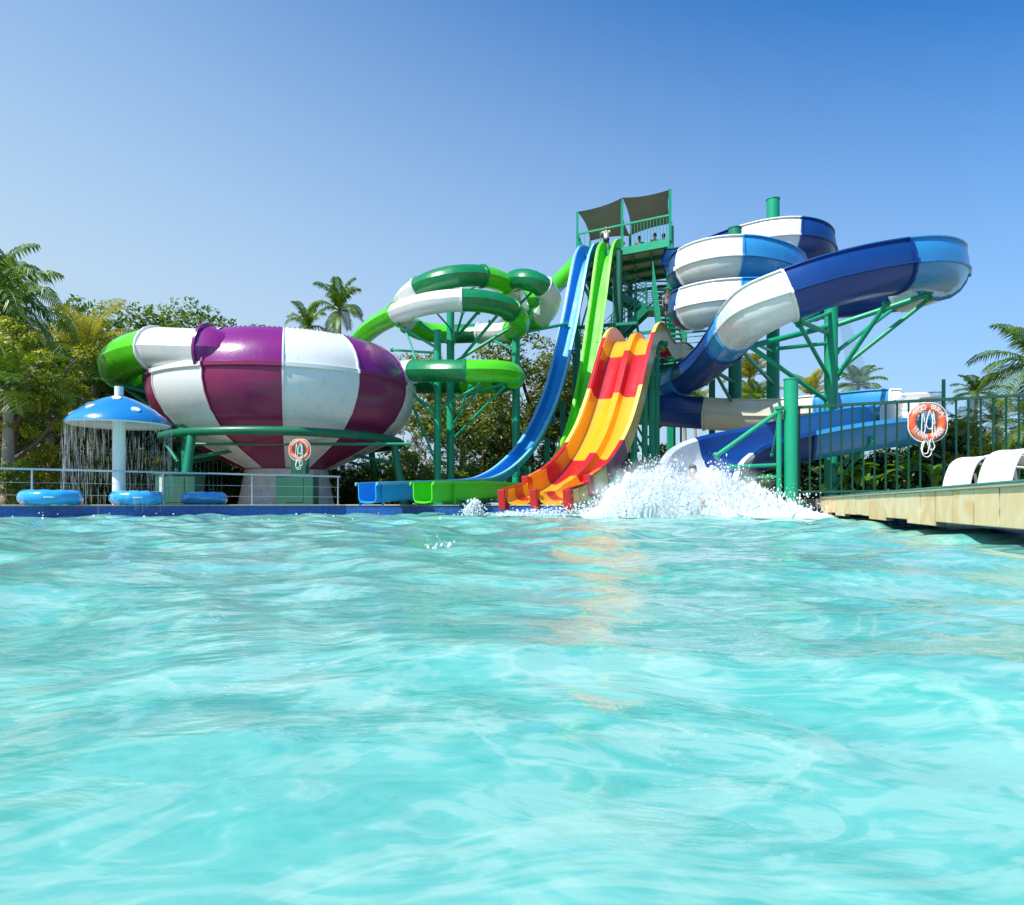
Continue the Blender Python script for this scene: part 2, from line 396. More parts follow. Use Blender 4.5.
mu_ = nt.nodes.new('ShaderNodeMix'); mu_.data_type = 'RGBA'; mu_.blend_type = 'MULTIPLY'; mu_.inputs['Factor'].default_value = 1; mu_.inputs['B'].default_value = (.24, .60, .84, 1); nt.links.new(hs.outputs[0], mu_.inputs['A'])
mh_ = nt.nodes.new('ShaderNodeMix'); mh_.data_type = 'RGBA'; mh_.inputs['B'].default_value = (2.25, 3.1, 4.0, 1); nt.links.new(ad_.outputs[0], mh_.inputs['Factor']); nt.links.new(mu_.outputs['Result'], mh_.inputs['A'])
nt.links.new(mh_.outputs['Result'], bg.inputs[0]); bg.inputs[1].default_value = .15
scene.view_settings.view_transform = 'Standard'; scene.view_settings.look = 'None'; scene.view_settings.exposure = .58
scene.view_settings.gamma = 1
scene.cycles.max_bounces = 8; scene.cycles.volume_bounces = 4; scene.cycles.transparent_max_bounces = 16
scene.cycles.use_denoising = True

# ------------------------------------------------------------------ pool, ground
ZC = .23; ZD = .40
# pool outline (counter clockwise)
def edgeX(Y): return 1.994 + .3137 * Y
POOL = [(edgeX(15.2) + .1, 15.2), (edgeX(14.9) + .55, 14.9), (edgeX(-12) + .55, -12), (-16, -12), (-16.5, 11.3), (-11.1, 15.2), (-4.7, 19.75), (0.2, 19.6), (3.2, 17.4), (5.0, 16.3), (6.95, 16.1)]
def ground():
    bm = bmesh.new()
    S = 900
    outer = [bm.verts.new((x, y, ZC - .012)) for x, y in ((-S, -S), (S, -S), (S, S), (-S, S))]
    inner = [bm.verts.new((x, y, ZC - .012)) for x, y in POOL]
    ed = []
    for lp in (outer, inner):
        for i in range(len(lp)): ed.append(bm.edges.new((lp[i], lp[(i + 1) % len(lp)])))
    bmesh.ops.triangle_fill(bm, use_beauty=True, use_dissolve=False, edges=ed)
    me = bpy.data.meshes.new('ground'); bm.to_mesh(me); bm.free(); me.materials.append(M['ground'])
    o = bpy.data.objects.new('ground', me); COL.objects.link(o); tag(o, 'earth and grass ground around the pool', None, None, 'structure')
ground()
# pool walls and floor
mb = MB(); n = len(POOL)
acc = 0; uvs = {}
for i in range(n):
    a = POOL[i]; b = POOL[(i + 1) % n]; l = math.dist(a, b)
    base = len(mb.v)
    mb.add([(a[0], a[1], -1.4), (b[0], b[1], -1.4), (b[0], b[1], ZC - .03), (a[0], a[1], ZC - .03)], [(0, 1, 2, 3)])
    for k, u in ((0, acc), (1, acc + l), (2, acc + l), (3, acc)): uvs[tuple(mb.v[base + k]) + (base + k,)] = u
    acc += l
mw = bpy.data.meshes.new('pool_wall'); mw.from_pydata(mb.v, [], mb.f); ul = mw.uv_layers.new(name='uv')
us = list(uvs.values())
for lp in mw.loops: ul.data[lp.index].uv = (us[lp.vertex_index], mb.v[lp.vertex_index][2])
mw.materials.append(M['tile']); o = bpy.data.objects.new('pool_wall', mw); COL.objects.link(o); tag(o, 'blue mosaic tiled side of the pool', None, None, 'structure')
mb = MB(); mb.add([(x, y, -1.4) for x, y in POOL], [tuple(range(n))]); o = mb.build('pool_floor', M['sky']); tag(o, 'pale blue floor of the pool', None, None, 'structure')
# paved terrace on the left and behind
def slab(name, pts, z0, z1, mat, label, kind='structure'):
    mb = MB(); n = len(pts)
    mb.add([(x, y, z0) for x, y in pts] + [(x, y, z1) for x, y in pts], [tuple(range(n - 1, -1, -1)), tuple(range(n, 2 * n))] + [(i, (i + 1) % n, n + (i + 1) % n, n + i) for i in range(n)])
    o = mb.build(name, mat, uv=lambda v: (v[0], v[1])); tag(o, label, None, None, kind); return o
slab('terrace', [(-24, 9), (-16.55, 11.6), (-11.1, 15.55), (-4.7, 20.1), (0.4, 19.95), (3.4, 17.8), (5.1, 16.65), (7.0, 16.5), (14, 17), (14, 27), (-24, 27)], ZC - .2, ZC - .004, M['paving'], 'paved terrace around the slides')
mb = MB()
def coping(pts, wd, z0, z1, name, mat, label):
    mb = MB()
    for i in range(len(pts) - 1):
        a = Vector((*pts[i], 0)); b = Vector((*pts[i + 1], 0)); t = (b - a).normalized(); nn = Vector((-t.y, t.x, 0))
        L_ = (b - a).length; k = max(1, int(L_ / .6))
        for j in range(k):
            p = a + t * (L_ * j / k + .004); q = a + t * (L_ * (j + 1) / k - .004)
            c = [p - nn * .03, q - nn * .03, q + nn * wd, p + nn * wd]
            mb.quadbox([(v.x, v.y, z0) for v in c] + [(v.x, v.y, z1) for v in c])
    o = mb.build(name, mat, bevel=.008); tag(o, label, None, None, 'structure')
coping([(-16.5, 11.3), (-11.1, 15.2), (-4.7, 19.75), (0.2, 19.6), (3.2, 17.4), (5.0, 16.3), (6.95, 16.1)], .32, ZC - .03, ZC + .005, 'coping', M['coping'], 'sandy coping stones along the far pool edge')
# right raised deck
Y0, Y1 = -12, 15.2
dk = [(edgeX(Y1) + .02, Y1), (edgeX(Y0) + .02, Y0), (40, Y0), (40, 16.6), (edgeX(Y1) + .05, 16.6)]
slab('pool_deck', [(x + .06, y) for x, y in dk], ZC - .06, ZD - .035, M['paving'], 'raised deck on the right of the pool')
# stone face (cladding) of deck
dv = Vector((.3137, 1, 0)).normalized(); nv = Vector((-dv.y, dv.x, 0))
mb = MB(); LL = (Y1 - Y0) * 1.048; k = int(LL / .56); rr = random.Random(3)
A0 = Vector((edgeX(Y1), Y1, 0))
for j in range(k):
    p = A0 - dv * (j * .56 + .005); q = A0 - dv * ((j + 1) * .56 - .005)
    dz = rr.uniform(-.004, .004); zb = .08 + rr.choice([0, 0, 0.0, -.04, .008]) ; o_ = rr.uniform(0, .006)
    c = [p + nv * (.05 + o_), q + nv * (.05 + o_), q - nv * .04, p - nv * .04]
    mb.quadbox([(v.x, v.y, zb) for v in c] + [(v.x, v.y, ZD - .03 + dz * .5) for v in c])
st = mb.build('stone_cladding', M['stone'], bevel=.006, uv=lambda v: ((Vector(v) - A0).dot(dv) + 100 * .56 + .003, v[2] + 1)); tag(st, 'sandstone slabs facing the raised deck', None, None, 'structure')
mb = MB(); c = [A0 + nv * .075, A0 - dv * LL + nv * .075, A0 - dv * LL - nv * .35, A0 - nv * .35]
mb.quadbox([(v.x, v.y, ZD - .03) for v in c] + [(v.x, v.y, ZD) for v in c])
o = mb.build('deck_edge', M['coping'], bevel=.006); tag(o, 'thin pale edging on top of the deck', None, None, 'structure')
M['edge_green'] = paint('edge_trim_green', (.01, .30, .2), .4)
mb = MB(); mb.bar(A0 + nv * .07 + Vector((0, 0, ZD + .006)), A0 - dv * LL + nv * .07 + Vector((0, 0, ZD + .006)), .02, .012)
o = mb.build('deck_trim', M['edge_green']); tag(o, 'green trim strip on the deck edge', None, None, 'structure')
# end face of deck facing far tile bench
mb = MB(); e0 = A0 + nv * .05; e1 = Vector((edgeX(Y1) + .05, 16.6, 0))

# ------------------------------------------------------------------ water surface
def waves():
    rs = np.random.RandomState(11)
    nr = 620
    r = np.concatenate([[0.02], np.geomspace(.12, 27, nr)])
    th1 = np.linspace(R(90 - 42), R(90 + 42), 640); th2 = np.linspace(R(90 + 42), R(360 + 48), 160)[1:-1]
    th = np.concatenate([th1, th2]); nt_ = len(th)
    RR, TT = np.meshgrid(r, th, indexing='ij')
    X = RR * np.cos(TT); Y = RR * np.sin(TT); Z = np.zeros_like(X)
    cell = RR * math.log(27 / .12) / nr * 1.0
    wind = R(205)
    for i in range(90):
        lam = .10 * (2.6 / .10) ** (rs.rand())
        a = wind + rs.randn() * .75
        kx, ky = math.cos(a) * 2 * math.pi / lam, math.sin(a) * 2 * math.pi / lam
        amp = .0031 * lam ** 1.35 * (1.0 + .6 * rs.rand())
        ph = rs.rand() * 6.283
        # domain-warp
        wx = X + .06 * lam * np.sin(2.1 * Y / lam + ph); wy = Y + .06 * lam * np.cos(1.7 * X / lam + ph)
        s = np.sin(kx * wx + ky * wy + ph)
        s = np.where(rs.rand() < .5, 1 - 2 * np.abs(np.sin(.5 * (kx * wx + ky * wy) + ph)) ** 1.2, s)
        fade = np.clip((lam / (cell * 3.5)) - .6, 0, 1)
        gain = 1 + .9 * np.clip((RR - 4) / 7, 0, 1) * (lam < 1.2)
        # gusty envelope
        env = .75 + .5 * np.sin(X * .9 + i) * np.sin(Y * .55 + 2.1 * i)
        Z += amp * s * fade * gain * env
    # disturbed water near the slide exits
    d = np.hypot(X - 3.2, (Y - 14.6)); Z += .05 * np.exp(-(d / 2.2) ** 2) * np.sin(X * 5.1 + Y * 3) * np.sin(X * 2.3 - Y * 4.7)
    Z -= .012
    V = np.stack([X, Y, Z], -1).reshape(-1, 3)
    ii, jj = np.meshgrid(np.arange(nr), np.arange(nt_), indexing='ij'); j2 = (jj + 1) % nt_
    Fq = np.stack([ii * nt_ + jj, ii * nt_ + j2, (ii + 1) * nt_ + j2, (ii + 1) * nt_ + jj], -1).reshape(-1, 4)
    # keep faces inside the pool
    cx = V[Fq].mean(1); keep = (cx[:, 1] > -11.9) & (cx[:, 0] > -16.4) & (cx[:, 1] < 19.7) & (cx[:, 0] < 2.5 + .3137 * cx[:, 1] + np.where(cx[:, 1] > 15, 2, 0))
    Fq = Fq[keep][:, ::-1]
    me = bpy.data.meshes.new('pool_water')
    me.vertices.add(len(V)); me.vertices.foreach_set('co', V.astype(np.float32).ravel())
    me.loops.add(Fq.size); me.loops.foreach_set('vertex_index', Fq.ravel().astype(np.int32))
    me.polygons.add(len(Fq)); me.polygons.foreach_set('loop_start', (np.arange(len(Fq)) * 4).astype(np.int32)); me.polygons.foreach_set('loop_total', np.full(len(Fq), 4, np.int32))
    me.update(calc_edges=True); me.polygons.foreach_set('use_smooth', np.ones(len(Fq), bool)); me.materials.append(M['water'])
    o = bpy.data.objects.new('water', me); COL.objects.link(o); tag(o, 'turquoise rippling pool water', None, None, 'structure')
waves()

# ------------------------------------------------------------------ flume profiles
def tube_prof(r, n=20):
    out = []
    for k in range(n):
        a = 2 * math.pi * k / n; q = r
        if k in (0, n // 2): q = r * 1.07
        out.append((q * math.cos(a), q * math.sin(a)))
    return out
def flume_poly(S=.8):
    half = [(0, -.86), (.36, -.80), (.66, -.60), (.86, -.30), (.93, -.07), (1.03, -.05), (1.03, .02), (.93, .04), (.95, .30), (.90, .62), (.82, .82), (.90, .86)]
    left = [(-x, y) for x, y in half[::-1][:-1]]
    return [(x * S, y * S) for x, y in left + half]
def build_flume(root, fr, marks, prof_fn, mats, name, closed_tube=False, flange=None, flange_prof=None):
    k = 0
    for key, sub in sections(fr, marks):
        mb = MB()
        sweep(mb, sub, prof_fn, closed=True, caps=not closed_tube)
        o = mb.build(name, M[key], root, smooth=40)
        if flange_prof:
            f0 = sub[0]; g = MB()
            t = (sub[1][0] - sub[0][0]).normalized() * .035
            sweep(g, [(f0[0] - t, f0[1], f0[2], f0[3]), (f0[0] + t, f0[1], f0[2], f0[3])], flange_prof, closed=True, caps=True)
            g.build('joint_flange', M[key], o, smooth=30)
        k += 1

# ---- green and white tube slide (to the bowl)
gp = [(582, 258, 34.0), (560, 281, 32), (540, 298, 29.8), (520, 300, 29.5), (508, 293, 28.3), (510, 283, 26.6), (525, 278, 25.8), (541, 284, 25.8), (552, 299, 26.6), (545, 315, 27.6), (530, 322, 28.4), (518, 312, 28.4),
      (516, 297, 27.4), (505, 284, 26.3), (483, 276, 25.4), (455, 276, 25.0), (428, 283, 25.2), (405, 299, 26.2), (403, 318, 27.6), (420, 331, 28.8), (448, 334, 29.2), (480, 333, 29.0), (507, 332, 28.0), (520, 325, 26.6), (512, 310, 25.4), (490, 302, 24.8), (460, 300, 24.5), (425, 304, 24.9), (396, 314, 26.0), (372, 328, 28.0), (356, 345, 30.2),
      (345, 362, 32), (365, 378, 31.5), (400, 384, 30), (440, 384, 28.6), (480, 384, 27.8), (508, 381, 26.6), (514, 374, 25.4), (496, 371, 24.6), (465, 371, 24.3), (430, 371, 24.6), (398, 372, 25.8), (365, 378, 28.5), (320, 384, 31), (250, 392, 31.5), (195, 394, 29.5), (158, 386, 27.6), (130, 376, 26.2), (120, 364, 24.6), (132, 355, 23.4), (156, 349, 22.6), (180, 350, 22.0), (200, 351, 21.75), (216, 352, 21.6), (232, 352, 21.8), (250, 352, 22.3)]
seq = smoothed(catmull([P(*p) for p in gp], .22), 4)
gfr = frames(seq)
def grad(s):
    if s < 41: return .39
    if s > NG - 2.9: return float(np.interp(s - NG + 2.9, [0, .12, 1, 2.9], [.68, .80, .72, .3]))
    return min(.68, .39 + (s - 41) * .29 / 6)
NG = len(gp) - 1
gmarks = [(0, 'lime'), (3.2, 'darkgreen'), (7.2, 'white'), (9.2, 'lime'), (11.2, 'white'), (13, 'lime'), (14, 'darkgreen'), (16.2, 'white'), (18.2, 'lime'), (20, 'darkgreen'), (20.9, 'white'), (22.3, 'lime'), (24, 'darkgreen'), (25.9, 'white'), (28, 'lime'), (31, 'white'), (33, 'darkgreen'), (34.6, 'lime'), (35.6, 'darkgreen'), (36.6, 'lime'), (38.9, 'darkgreen'), (40.4, 'white'), (42, 'lime'), (44, 'white'), (45, 'darkgreen'), (47.5, 'lime'), (49.9, 'white'), (NG - 2.9, 'purple')]
slideA = thing('tube_slide', (-3, 26, ZC), 'enclosed green and white tube slide coiling from the tower to the purple bowl', 'water slide')
build_flume(slideA, gfr, gmarks, lambda s: tube_prof(grad(s)), None, 'tube_section', True)
for key, sub in sections(gfr, gmarks):
    f0 = sub[0]; t = (sub[1][0] - sub[0][0]).normalized() * .04; g = MB(); r_ = grad(f0[3])
    sweep(g, [(f0[0] - t, f0[1], f0[2], 0), (f0[0] + t, f0[1], f0[2], 0)], [(q * math.cos(2 * math.pi * k / 20), q * math.sin(2 * math.pi * k / 20)) for q in (r_ * 1.12,) for k in range(20)], closed=True, caps=False)
    sweep(g, [(f0[0] - t, f0[1], f0[2], 0), (f0[0] - t * .99, f0[1], f0[2], 0)], tube_prof(r_ * 1.0), closed=True, caps=False)
    n20 = 20
    # annular faces
    vs = []
    for sgn in (-1, 1):
        for q in (r_ * 1.12, r_ * .98):
            for k in range(20): vs.append(f0[0] + t * sgn + f0[1] * q * math.cos(math.pi * k / 10) + f0[2] * q * math.sin(math.pi * k / 10))
    fs = [(b + k, b + (k + 1) % 20, b + 20 + (k + 1) % 20, b + 20 + k) for b in (0, 40) for k in range(20)]
    g.add(vs, fs); g.build('joint_flange', M[key], slideA, smooth=30)

# ---- blue and white open flume
bp_ = [(678, 264, 30), (694, 264, 27.8), (714, 259, 26.2), (740, 250, 25.0), (768, 243, 24.3), (793, 241, 24.0), (812, 246, 24.4), (816, 256, 25.6), (798, 264, 26.4), (765, 268, 26.6), (728, 274, 26.2), (700, 278, 25.0), (688, 279, 23.3), (694, 271, 21.8), (712, 264, 21.1), (738, 262, 20.9), (766, 267, 21.3), (786, 277, 22.4), (782, 288, 24), (755, 295, 25), (720, 300, 25), (697, 306, 24), (688, 312, 22.8), (694, 310, 21.6), (712, 306, 21.0), (738, 304, 20.8),
       (775, 303, 21.2), (815, 301, 21.6), (860, 297, 21.3), (905, 291, 20.4), (936, 281, 19.0), (940, 271, 17.4), (918, 267, 16.4), (880, 272, 15.9), (840, 281, 15.7), (800, 293, 15.7), (765, 309, 15.9), (742, 327, 17.2), (726, 346, 18.6), (711, 362, 20.3), (696, 375, 22.0), (678, 384, 23.6), (658, 391, 24.8), (637, 398, 25.6), (620, 403, 25.8), (620, 408, 24.9), (640, 411, 24.0), (680, 413, 23.4), (725, 416, 22.8), (770, 417, 22.2), (815, 414, 21.3), (855, 410, 21.0), (888, 408, 20.6), (912, 409, 20.3), (924, 412, 19.2), (916, 418, 18.0), (892, 422, 17.2), (855, 427, 17.0), (820, 433, 17.0), (785, 440, 17.0), (760, 446, 17.0), (737, 452, 16.9), (718, 460, 16.5), (705, 470, 15.9), (699, 483, 15.2)]
seq = smoothed(catmull([P(*p) for p in bp_], .2), 4)
bfr = frames(seq)
bmarks = [(0, 'navy'), (3.1, 'white'), (4.9, 'navy'), (9, 'sky'), (11, 'navy'), (13, 'white'), (15, 'sky'), (17.5, 'white'), (19.5, 'sky'), (21.3, 'navy'), (23, 'white'), (25, 'sky'), (27, 'navy'), (28.9, 'white'), (30.3, 'sky'), (32.6, 'navy'), (35.3, 'white'), (37.15, 'sky'), (37.9, 'navy'), (40.6, 'sky'), (41.2, 'white'), (41.8, 'navy'), (44, 'navy'), (47.55, 'cream'), (50, 'sky'), (52.0, 'white'), (55.6, 'sky'), (58.4, 'navy'), (61.6, 'white')]
slideB = thing('open_flume_slide', (6, 19, ZC), 'wide blue and white open flume sweeping round green columns into the pool', 'water slide')
FP = flume_poly(.80)
def fprof(s):
    q = float(np.interp(s, [0, 26, 33, 36, 39, 47, 60], [.70, .68, .62, .60, .50, .56, .56]))
    if s > 54:
        w_ = .05 * min(1, (s - 54)) 
        k0 = 8   # drop the inward curling top on the near side, flare the far side
        pl = [(-1.02 * .66, .10), (-.93 * .66, .12)] if False else [(-1.06, .02), (-1.06, .08), (-.98, .08), (-.95, -.06)]
        pl = [(x * .66, y * .66) for x, y in pl] + [(x * .66, y * .66) for x, y in FP if x > -.93 * .8 and y < -.06 or x > 0]
        pl = [(x, y) for x, y in pl]
        h = [(x * .72, y * .72) for x, y in ((-1.08, -.06), (-1.08, .04), (-.98, .04), (-.95, -.06), (-.86, -.30), (-.66, -.60), (-.36, -.80), (-.15, -.86), (.15, -.86), (.36, -.80), (.66, -.60), (.86, -.30), (.93, -.07), (.95, -.02), (.97, .04), (.98, .34), (.98, .62), (1.06, .70), (1.10, .66))]
        return thick(h, .035)
    return thick([(x * q / .8, y * q / .8) for x, y in FP], .035)
def fflange(s):
    if s > 54: return thick([(x * .72, y * .72) for x, y in ((-1.0, -.06), (-.86, -.30), (-.66, -.60), (-.36, -.80), (0, -.86), (.36, -.80), (.66, -.60), (.86, -.30), (.97, .04), (.98, .6))], -.05)
    q = float(np.interp(s, [0, 26, 33, 36, 39, 47, 60], [.70, .68, .62, .60, .50, .56, .56]))
    return thick([(x * q / .8, y * q / .8) for x, y in FP], -.05)
k = 0
for key, sub in sections(bfr, bmarks):
    mb = MB(); st_ = sub[0][3]; sweep(mb, sub, (lambda s: fprof(60)) if st_ > 54 else (lambda s: fprof(min(s, 53))), closed=True); o = mb.build('flume_section', M[key], slideB, smooth=38)
    f0 = sub[0]; t = (sub[1][0] - sub[0][0]).normalized() * .03; g = MB()
    pf = fflange(f0[3]); sweep(g, [(f0[0] - t, f0[1], f0[2], 0), (f0[0] + t, f0[1], f0[2], 0)], pf, closed=True); g.build('joint_flange', M[key], o, smooth=30)

f0 = bfr[-1]; t = (bfr[-1][0] - bfr[-3][0]).normalized() * .05; g = MB()
sweep(g, [(f0[0] - t, f0[1], f0[2], 0), (f0[0] + t, f0[1], f0[2], 0)], thick([(x * .72, y * .72) for x, y in ((-1.08, 0), (-.95, -.06), (-.86, -.30), (-.66, -.60), (-.36, -.80), (0, -.86), (.36, -.80), (.66, -.60), (.86, -.30), (.97, .04), (.98, .62), (1.05, .70))], -.09), closed=True)
g.build('exit_rim', M['sky'], slideB, smooth=30)
# ------------------------------------------------------------------ supports
def support(name, px, D, ytop, dia, label, ybase=None, mat='post', grp=None, braces=(), bw=.10):
    b = P(px, HY, D); root = thing(name, (b.x, b.y, ZC - .01), label, 'column', grp)
    top = P(px, ytop, D); mb = MB(); n_ = 20
    mb.cyl((b.x, b.y, ZC - .01), top, dia / 2, n=24)
    mb.build('column', M[mat], root, smooth=40)
    mb = MB(); mb.cyl((b.x, b.y, ZC - .01), (b.x, b.y, ZC + .03), dia * .95, n=24)
    for k in range(6):
        a = k * math.pi / 3; mb.cyl((b.x + dia * .78 * math.cos(a), b.y + dia * .78 * math.sin(a), ZC), (b.x + dia * .78 * math.cos(a), b.y + dia * .78 * math.sin(a), ZC + .07), .02, n=6)
    mb.build('base_plate', M[mat], root)
    mb = MB(); mb.cyl(top, top + Vector((0, 0, .03)), dia * .54, n=24); mb.build('column_cap', M[mat], root)
    for br in braces:
        p, q = P(*br[0]), P(*br[1]); m2 = MB(); ww = br[2] if len(br) > 2 else bw
        m2.cyl(p, q, ww / 2, n=10); d = (q - p).normalized()
        for e in (p, q): m2.cyl(e - d * .03, e + d * .03, ww * .85, n=10)
        m2.build('brace', M[mat], root, smooth=40)
    return root
G2 = 'green columns carrying the blue and white flume'
support('slide_column', 735, 22.9, 229, .42, 'dark green column at the left of the blue flume coils', grp=G2, mat='post2', braces=[((735, 383, 22.9), (716, 372, 20.3), .12), ((735, 408, 22.9), (716, 374, 20.3), .1)])
support('slide_column', 773, 24.6, 200, .44, 'tallest bright green column between the blue flume coils', grp=G2, braces=[((773, 212, 24.6), (757, 232, 25.0), .09), ((773, 262, 24.6), (806, 258, 25.4), .1), ((773, 352, 24.6), (744, 338, 17.9), .1), ((773, 384, 24.6), (738, 346, 18.2), .12)])
support('slide_column', 831, 18.6, 302, .34, 'green column under the widest sweep of the blue flume', grp=G2,
        braces=[((744, 348, 17.6), (830, 326, 18.6), .15), ((775, 349, 18), (830, 343, 18.6), .10), ((797, 320, 16.4), (830, 334, 18.6), .12), ((799, 324, 16.4), (829, 378, 18.6), .10), ((748, 345, 17.6), (829, 402, 18.6), .12),
                ((836, 325, 18.6), (926, 295, 17.6), .14), ((836, 352, 18.6), (893, 309, 20.2), .11), ((836, 378, 18.6), (886, 304, 17.0), .12), ((836, 372, 18.6), (930, 298, 18.0), .12), ((893, 309, 20.2), (926, 295, 17.6), .11), ((797, 320, 16.4), (815, 312, 20.5), .12), ((800, 325, 17), (832, 312, 18.6), .1),
                ((831, 470, 18.6), (890, 432, 16.6), .10), ((831, 489, 18.6), (872, 440, 16.4), .08), ((833, 436, 18.6), (880, 437, 17), .10)])
support('slide_column', 791, 15.35, 380, .30, 'short stout green column standing at the fence end by the splash', grp=G2,
        braces=[((716, 456, 15.2), (779, 411, 15.3), .10), ((730, 467, 15.3), (779, 465, 15.35), .09), ((733, 478, 15.5), (779, 477, 15.35), .07), ((779, 408, 15.3), (779, 493, 15.3), .12), ((772, 455, 16), (780, 413, 15.35), .05)])
G3 = 'green columns carrying the green and white tube slide'
support('slide_column', 437.5, 25.6, 331, .27, 'left slim green column under the tube slide coils', grp=G3,
        braces=[((398, 325, 25.8), (437, 348, 25.6), .11), ((405, 328, 25.8), (420, 371, 25.2), .08), ((437, 353, 25.6), (392, 350, 27), .09), ((400, 381, 25.6), (437, 420, 25.6), .09), ((404, 385, 26), (436, 462, 25.6), .09), ((398, 384, 25.6), (437, 412, 25.6), .1), ((437, 410, 25.6), (480, 385, 25), .1)])
support('slide_column', 450.5, 27.0, 286, .30, 'middle green column inside the tube slide coils', grp=G3,
        braces=[((450, 345, 27), (478, 312, 25.2), .12), ((450, 372, 27), (500, 312, 26), .12), ((452, 350, 27), (463, 312, 25.2), .09), ((450, 300, 27), (480, 284, 25.8), .08), ((450, 365, 27), (512, 327, 27), .12), ((452, 425, 27), (480, 388, 26), .08), ((455, 437, 27), (505, 386, 25.6), .10), ((450, 345, 27), (420, 323, 27), .1), ((452, 330, 27), (425, 300, 25.4), .07), ((448, 440, 27), (470, 386, 25.6), .08), ((450, 400, 27), (508, 383, 25.8), .11)])
support('slide_column', 516, 27.2, 285, .31, 'right green column between the two tube slide loops', grp=G3,
        braces=[((519, 305, 27.2), (538, 286, 26.4), .1), ((519, 328, 27.2), (541, 295, 26.4), .09), ((519, 333, 27.2), (566, 324, 29.5), .14), ((516, 328, 27.2), (545, 318, 28), .08), ((516, 345, 27.2), (494, 330, 28.5), .1), ((516, 352, 27.2), (488, 337, 28.5), .08)])

# ------------------------------------------------------------------ bowl slide
BC = Vector((-8.2, 25.5, 0))
bowl = thing('bowl_slide', (BC.x, BC.y, ZC), 'huge purple and white fibreglass bowl slide on a green ring frame', 'water slide')
up = [(4.55, 4.38), (4.62, 4.40), (4.62, 4.16 + .16), (4.52, 4.5), (4.46, 4.85), (4.33, 5.2), (4.12, 5.48), (3.9, 5.62), (3.7, 5.64), (3.7, 5.56)]
up = [(4.60, 4.30), (4.54, 4.58), (4.40, 4.88), (4.20, 5.14), (3.94, 5.36), (3.66, 5.54), (3.42, 5.62), (3.30, 5.63), (3.32, 5.54), (3.6, 5.42), (3.9, 5.24), (4.2, 4.95), (4.4, 4.65), (4.5, 4.3)]
low = [(4.60, 4.30), (4.67, 4.28), (4.67, 4.16), (4.60, 4.12), (4.60, 3.8), (4.48, 3.4), (4.25, 3.0), (3.95, 2.66), (3.7, 2.42), (3.5, 2.2), (2.6, 1.75), (1.5, 1.25), (1.45, 1.30), (2.6, 1.84), (3.5, 2.3), (4.2, 2.9), (4.5, 3.6), (4.5, 4.3)]
def panel(prof, a0, a1, nn=10):
    mb = MB(); angs = [a0, a0 + .010] + [a0 + .0101 + (a1 - a0 - .0202) * i / nn for i in range(nn + 1)] + [a1 - .010, a1]
    offs = [.045, .045] + [0] * (nn + 1) + [.045, .045]; m = len(prof); vs = []
    half = prof
    for a, of in zip(angs, offs):
        for r_, z_ in half: vs.append((BC.x + (r_ + of) * math.sin(a), BC.y - (r_ + of) * math.cos(a), EYE * 0 + z_ + .25))
    fs = []
    for i in range(len(angs) - 1):
        for q in range(m): q2 = (q + 1) % m; fs.append((i * m + q, i * m + q2, (i + 1) * m + q2, (i + 1) * m + q))
    mb.add(vs, fs); return mb
off0 = .28
for k in range(12):
    a0 = off0 + k * math.pi / 6; a1 = a0 + math.pi / 6
    white = (k % 2 == 0)
    panel(up, a0, a1).build('upper_panel', M['white' if white else 'purple'], bowl, smooth=35)
    o = panel(low, a0, a1).build('lower_panel', M['white' if white else 'plum'], bowl, smooth=35)
# bolts rim
mb = MB()
for k in range(150):
    a = 2 * math.pi * k / 150; mb.cyl((BC.x + 3.6 * math.sin(a), BC.y - 3.6 * math.cos(a), 5.78), (BC.x + 3.6 * math.sin(a), BC.y - 3.6 * math.cos(a), 5.84), .02, n=6)
tag(mb.build('rim_bolts', M['purple'], bowl), None, None, None, 'stuff')
# ring frame
mb = MB(); mb.tube([(BC.x + 4.1 * math.sin(2 * math.pi * k / 48), BC.y - 4.1 * math.cos(2 * math.pi * k / 48), 2.50) for k in range(48)], .14, n=12, closed=True)
mb.build('ring_beam', M['ringgreen'], bowl, smooth=50)
for a in (-.46, 1.42, 2.5, 3.5, 4.6):
    p = Vector((BC.x + 4.05 * math.sin(a), BC.y - 4.05 * math.cos(a), 2.45)); q = Vector((BC.x + 4.4 * math.sin(a), BC.y - 4.4 * math.cos(a), ZC)); mb = MB(); mb.cyl(q, p, .15, .13, n=16); mb.build('leg', M['post2'], bowl, smooth=40)
    i_ = Vector((BC.x + 2.3 * math.sin(a), BC.y - 2.3 * math.cos(a), 2.05)); mb = MB(); mb.cyl(q + (p - q) * .65, i_, .06, n=8); mb.build('strut', M['post2'], bowl)
mb = MB(); mb.bar(P(300, 440, 20.9), P(300, HY - 3, 20.9), .5, .12); mb.build('front_panel_post', M['cabinet'], bowl)
mb = MB(); mb.cyl(P(190, 444, 22.4), P(410, 444, 23.0), .05, n=8); mb.build('tie_rod', M['post2'], bowl)
# drum
drum = thing('splash_drum', (BC.x, BC.y, ZC), 'pale stained concrete drum under the middle of the bowl', 'drum')
mb = MB(); mb.lathe([(1.7, 0), (1.65, .1), (1.50, .9), (1.45, 1.27), (1.3, 1.27), (1.3, .1)], (BC.x, BC.y, ZC), 48); mb.build('drum_wall', M['concrete'], drum, smooth=40)
mb = MB(); mb.lathe([(1.38, 1.22), (1.52, 1.26), (1.40, 1.31)], (BC.x, BC.y, ZC), 48); mb.build('drum_rim', M['plum'], drum, smooth=40)
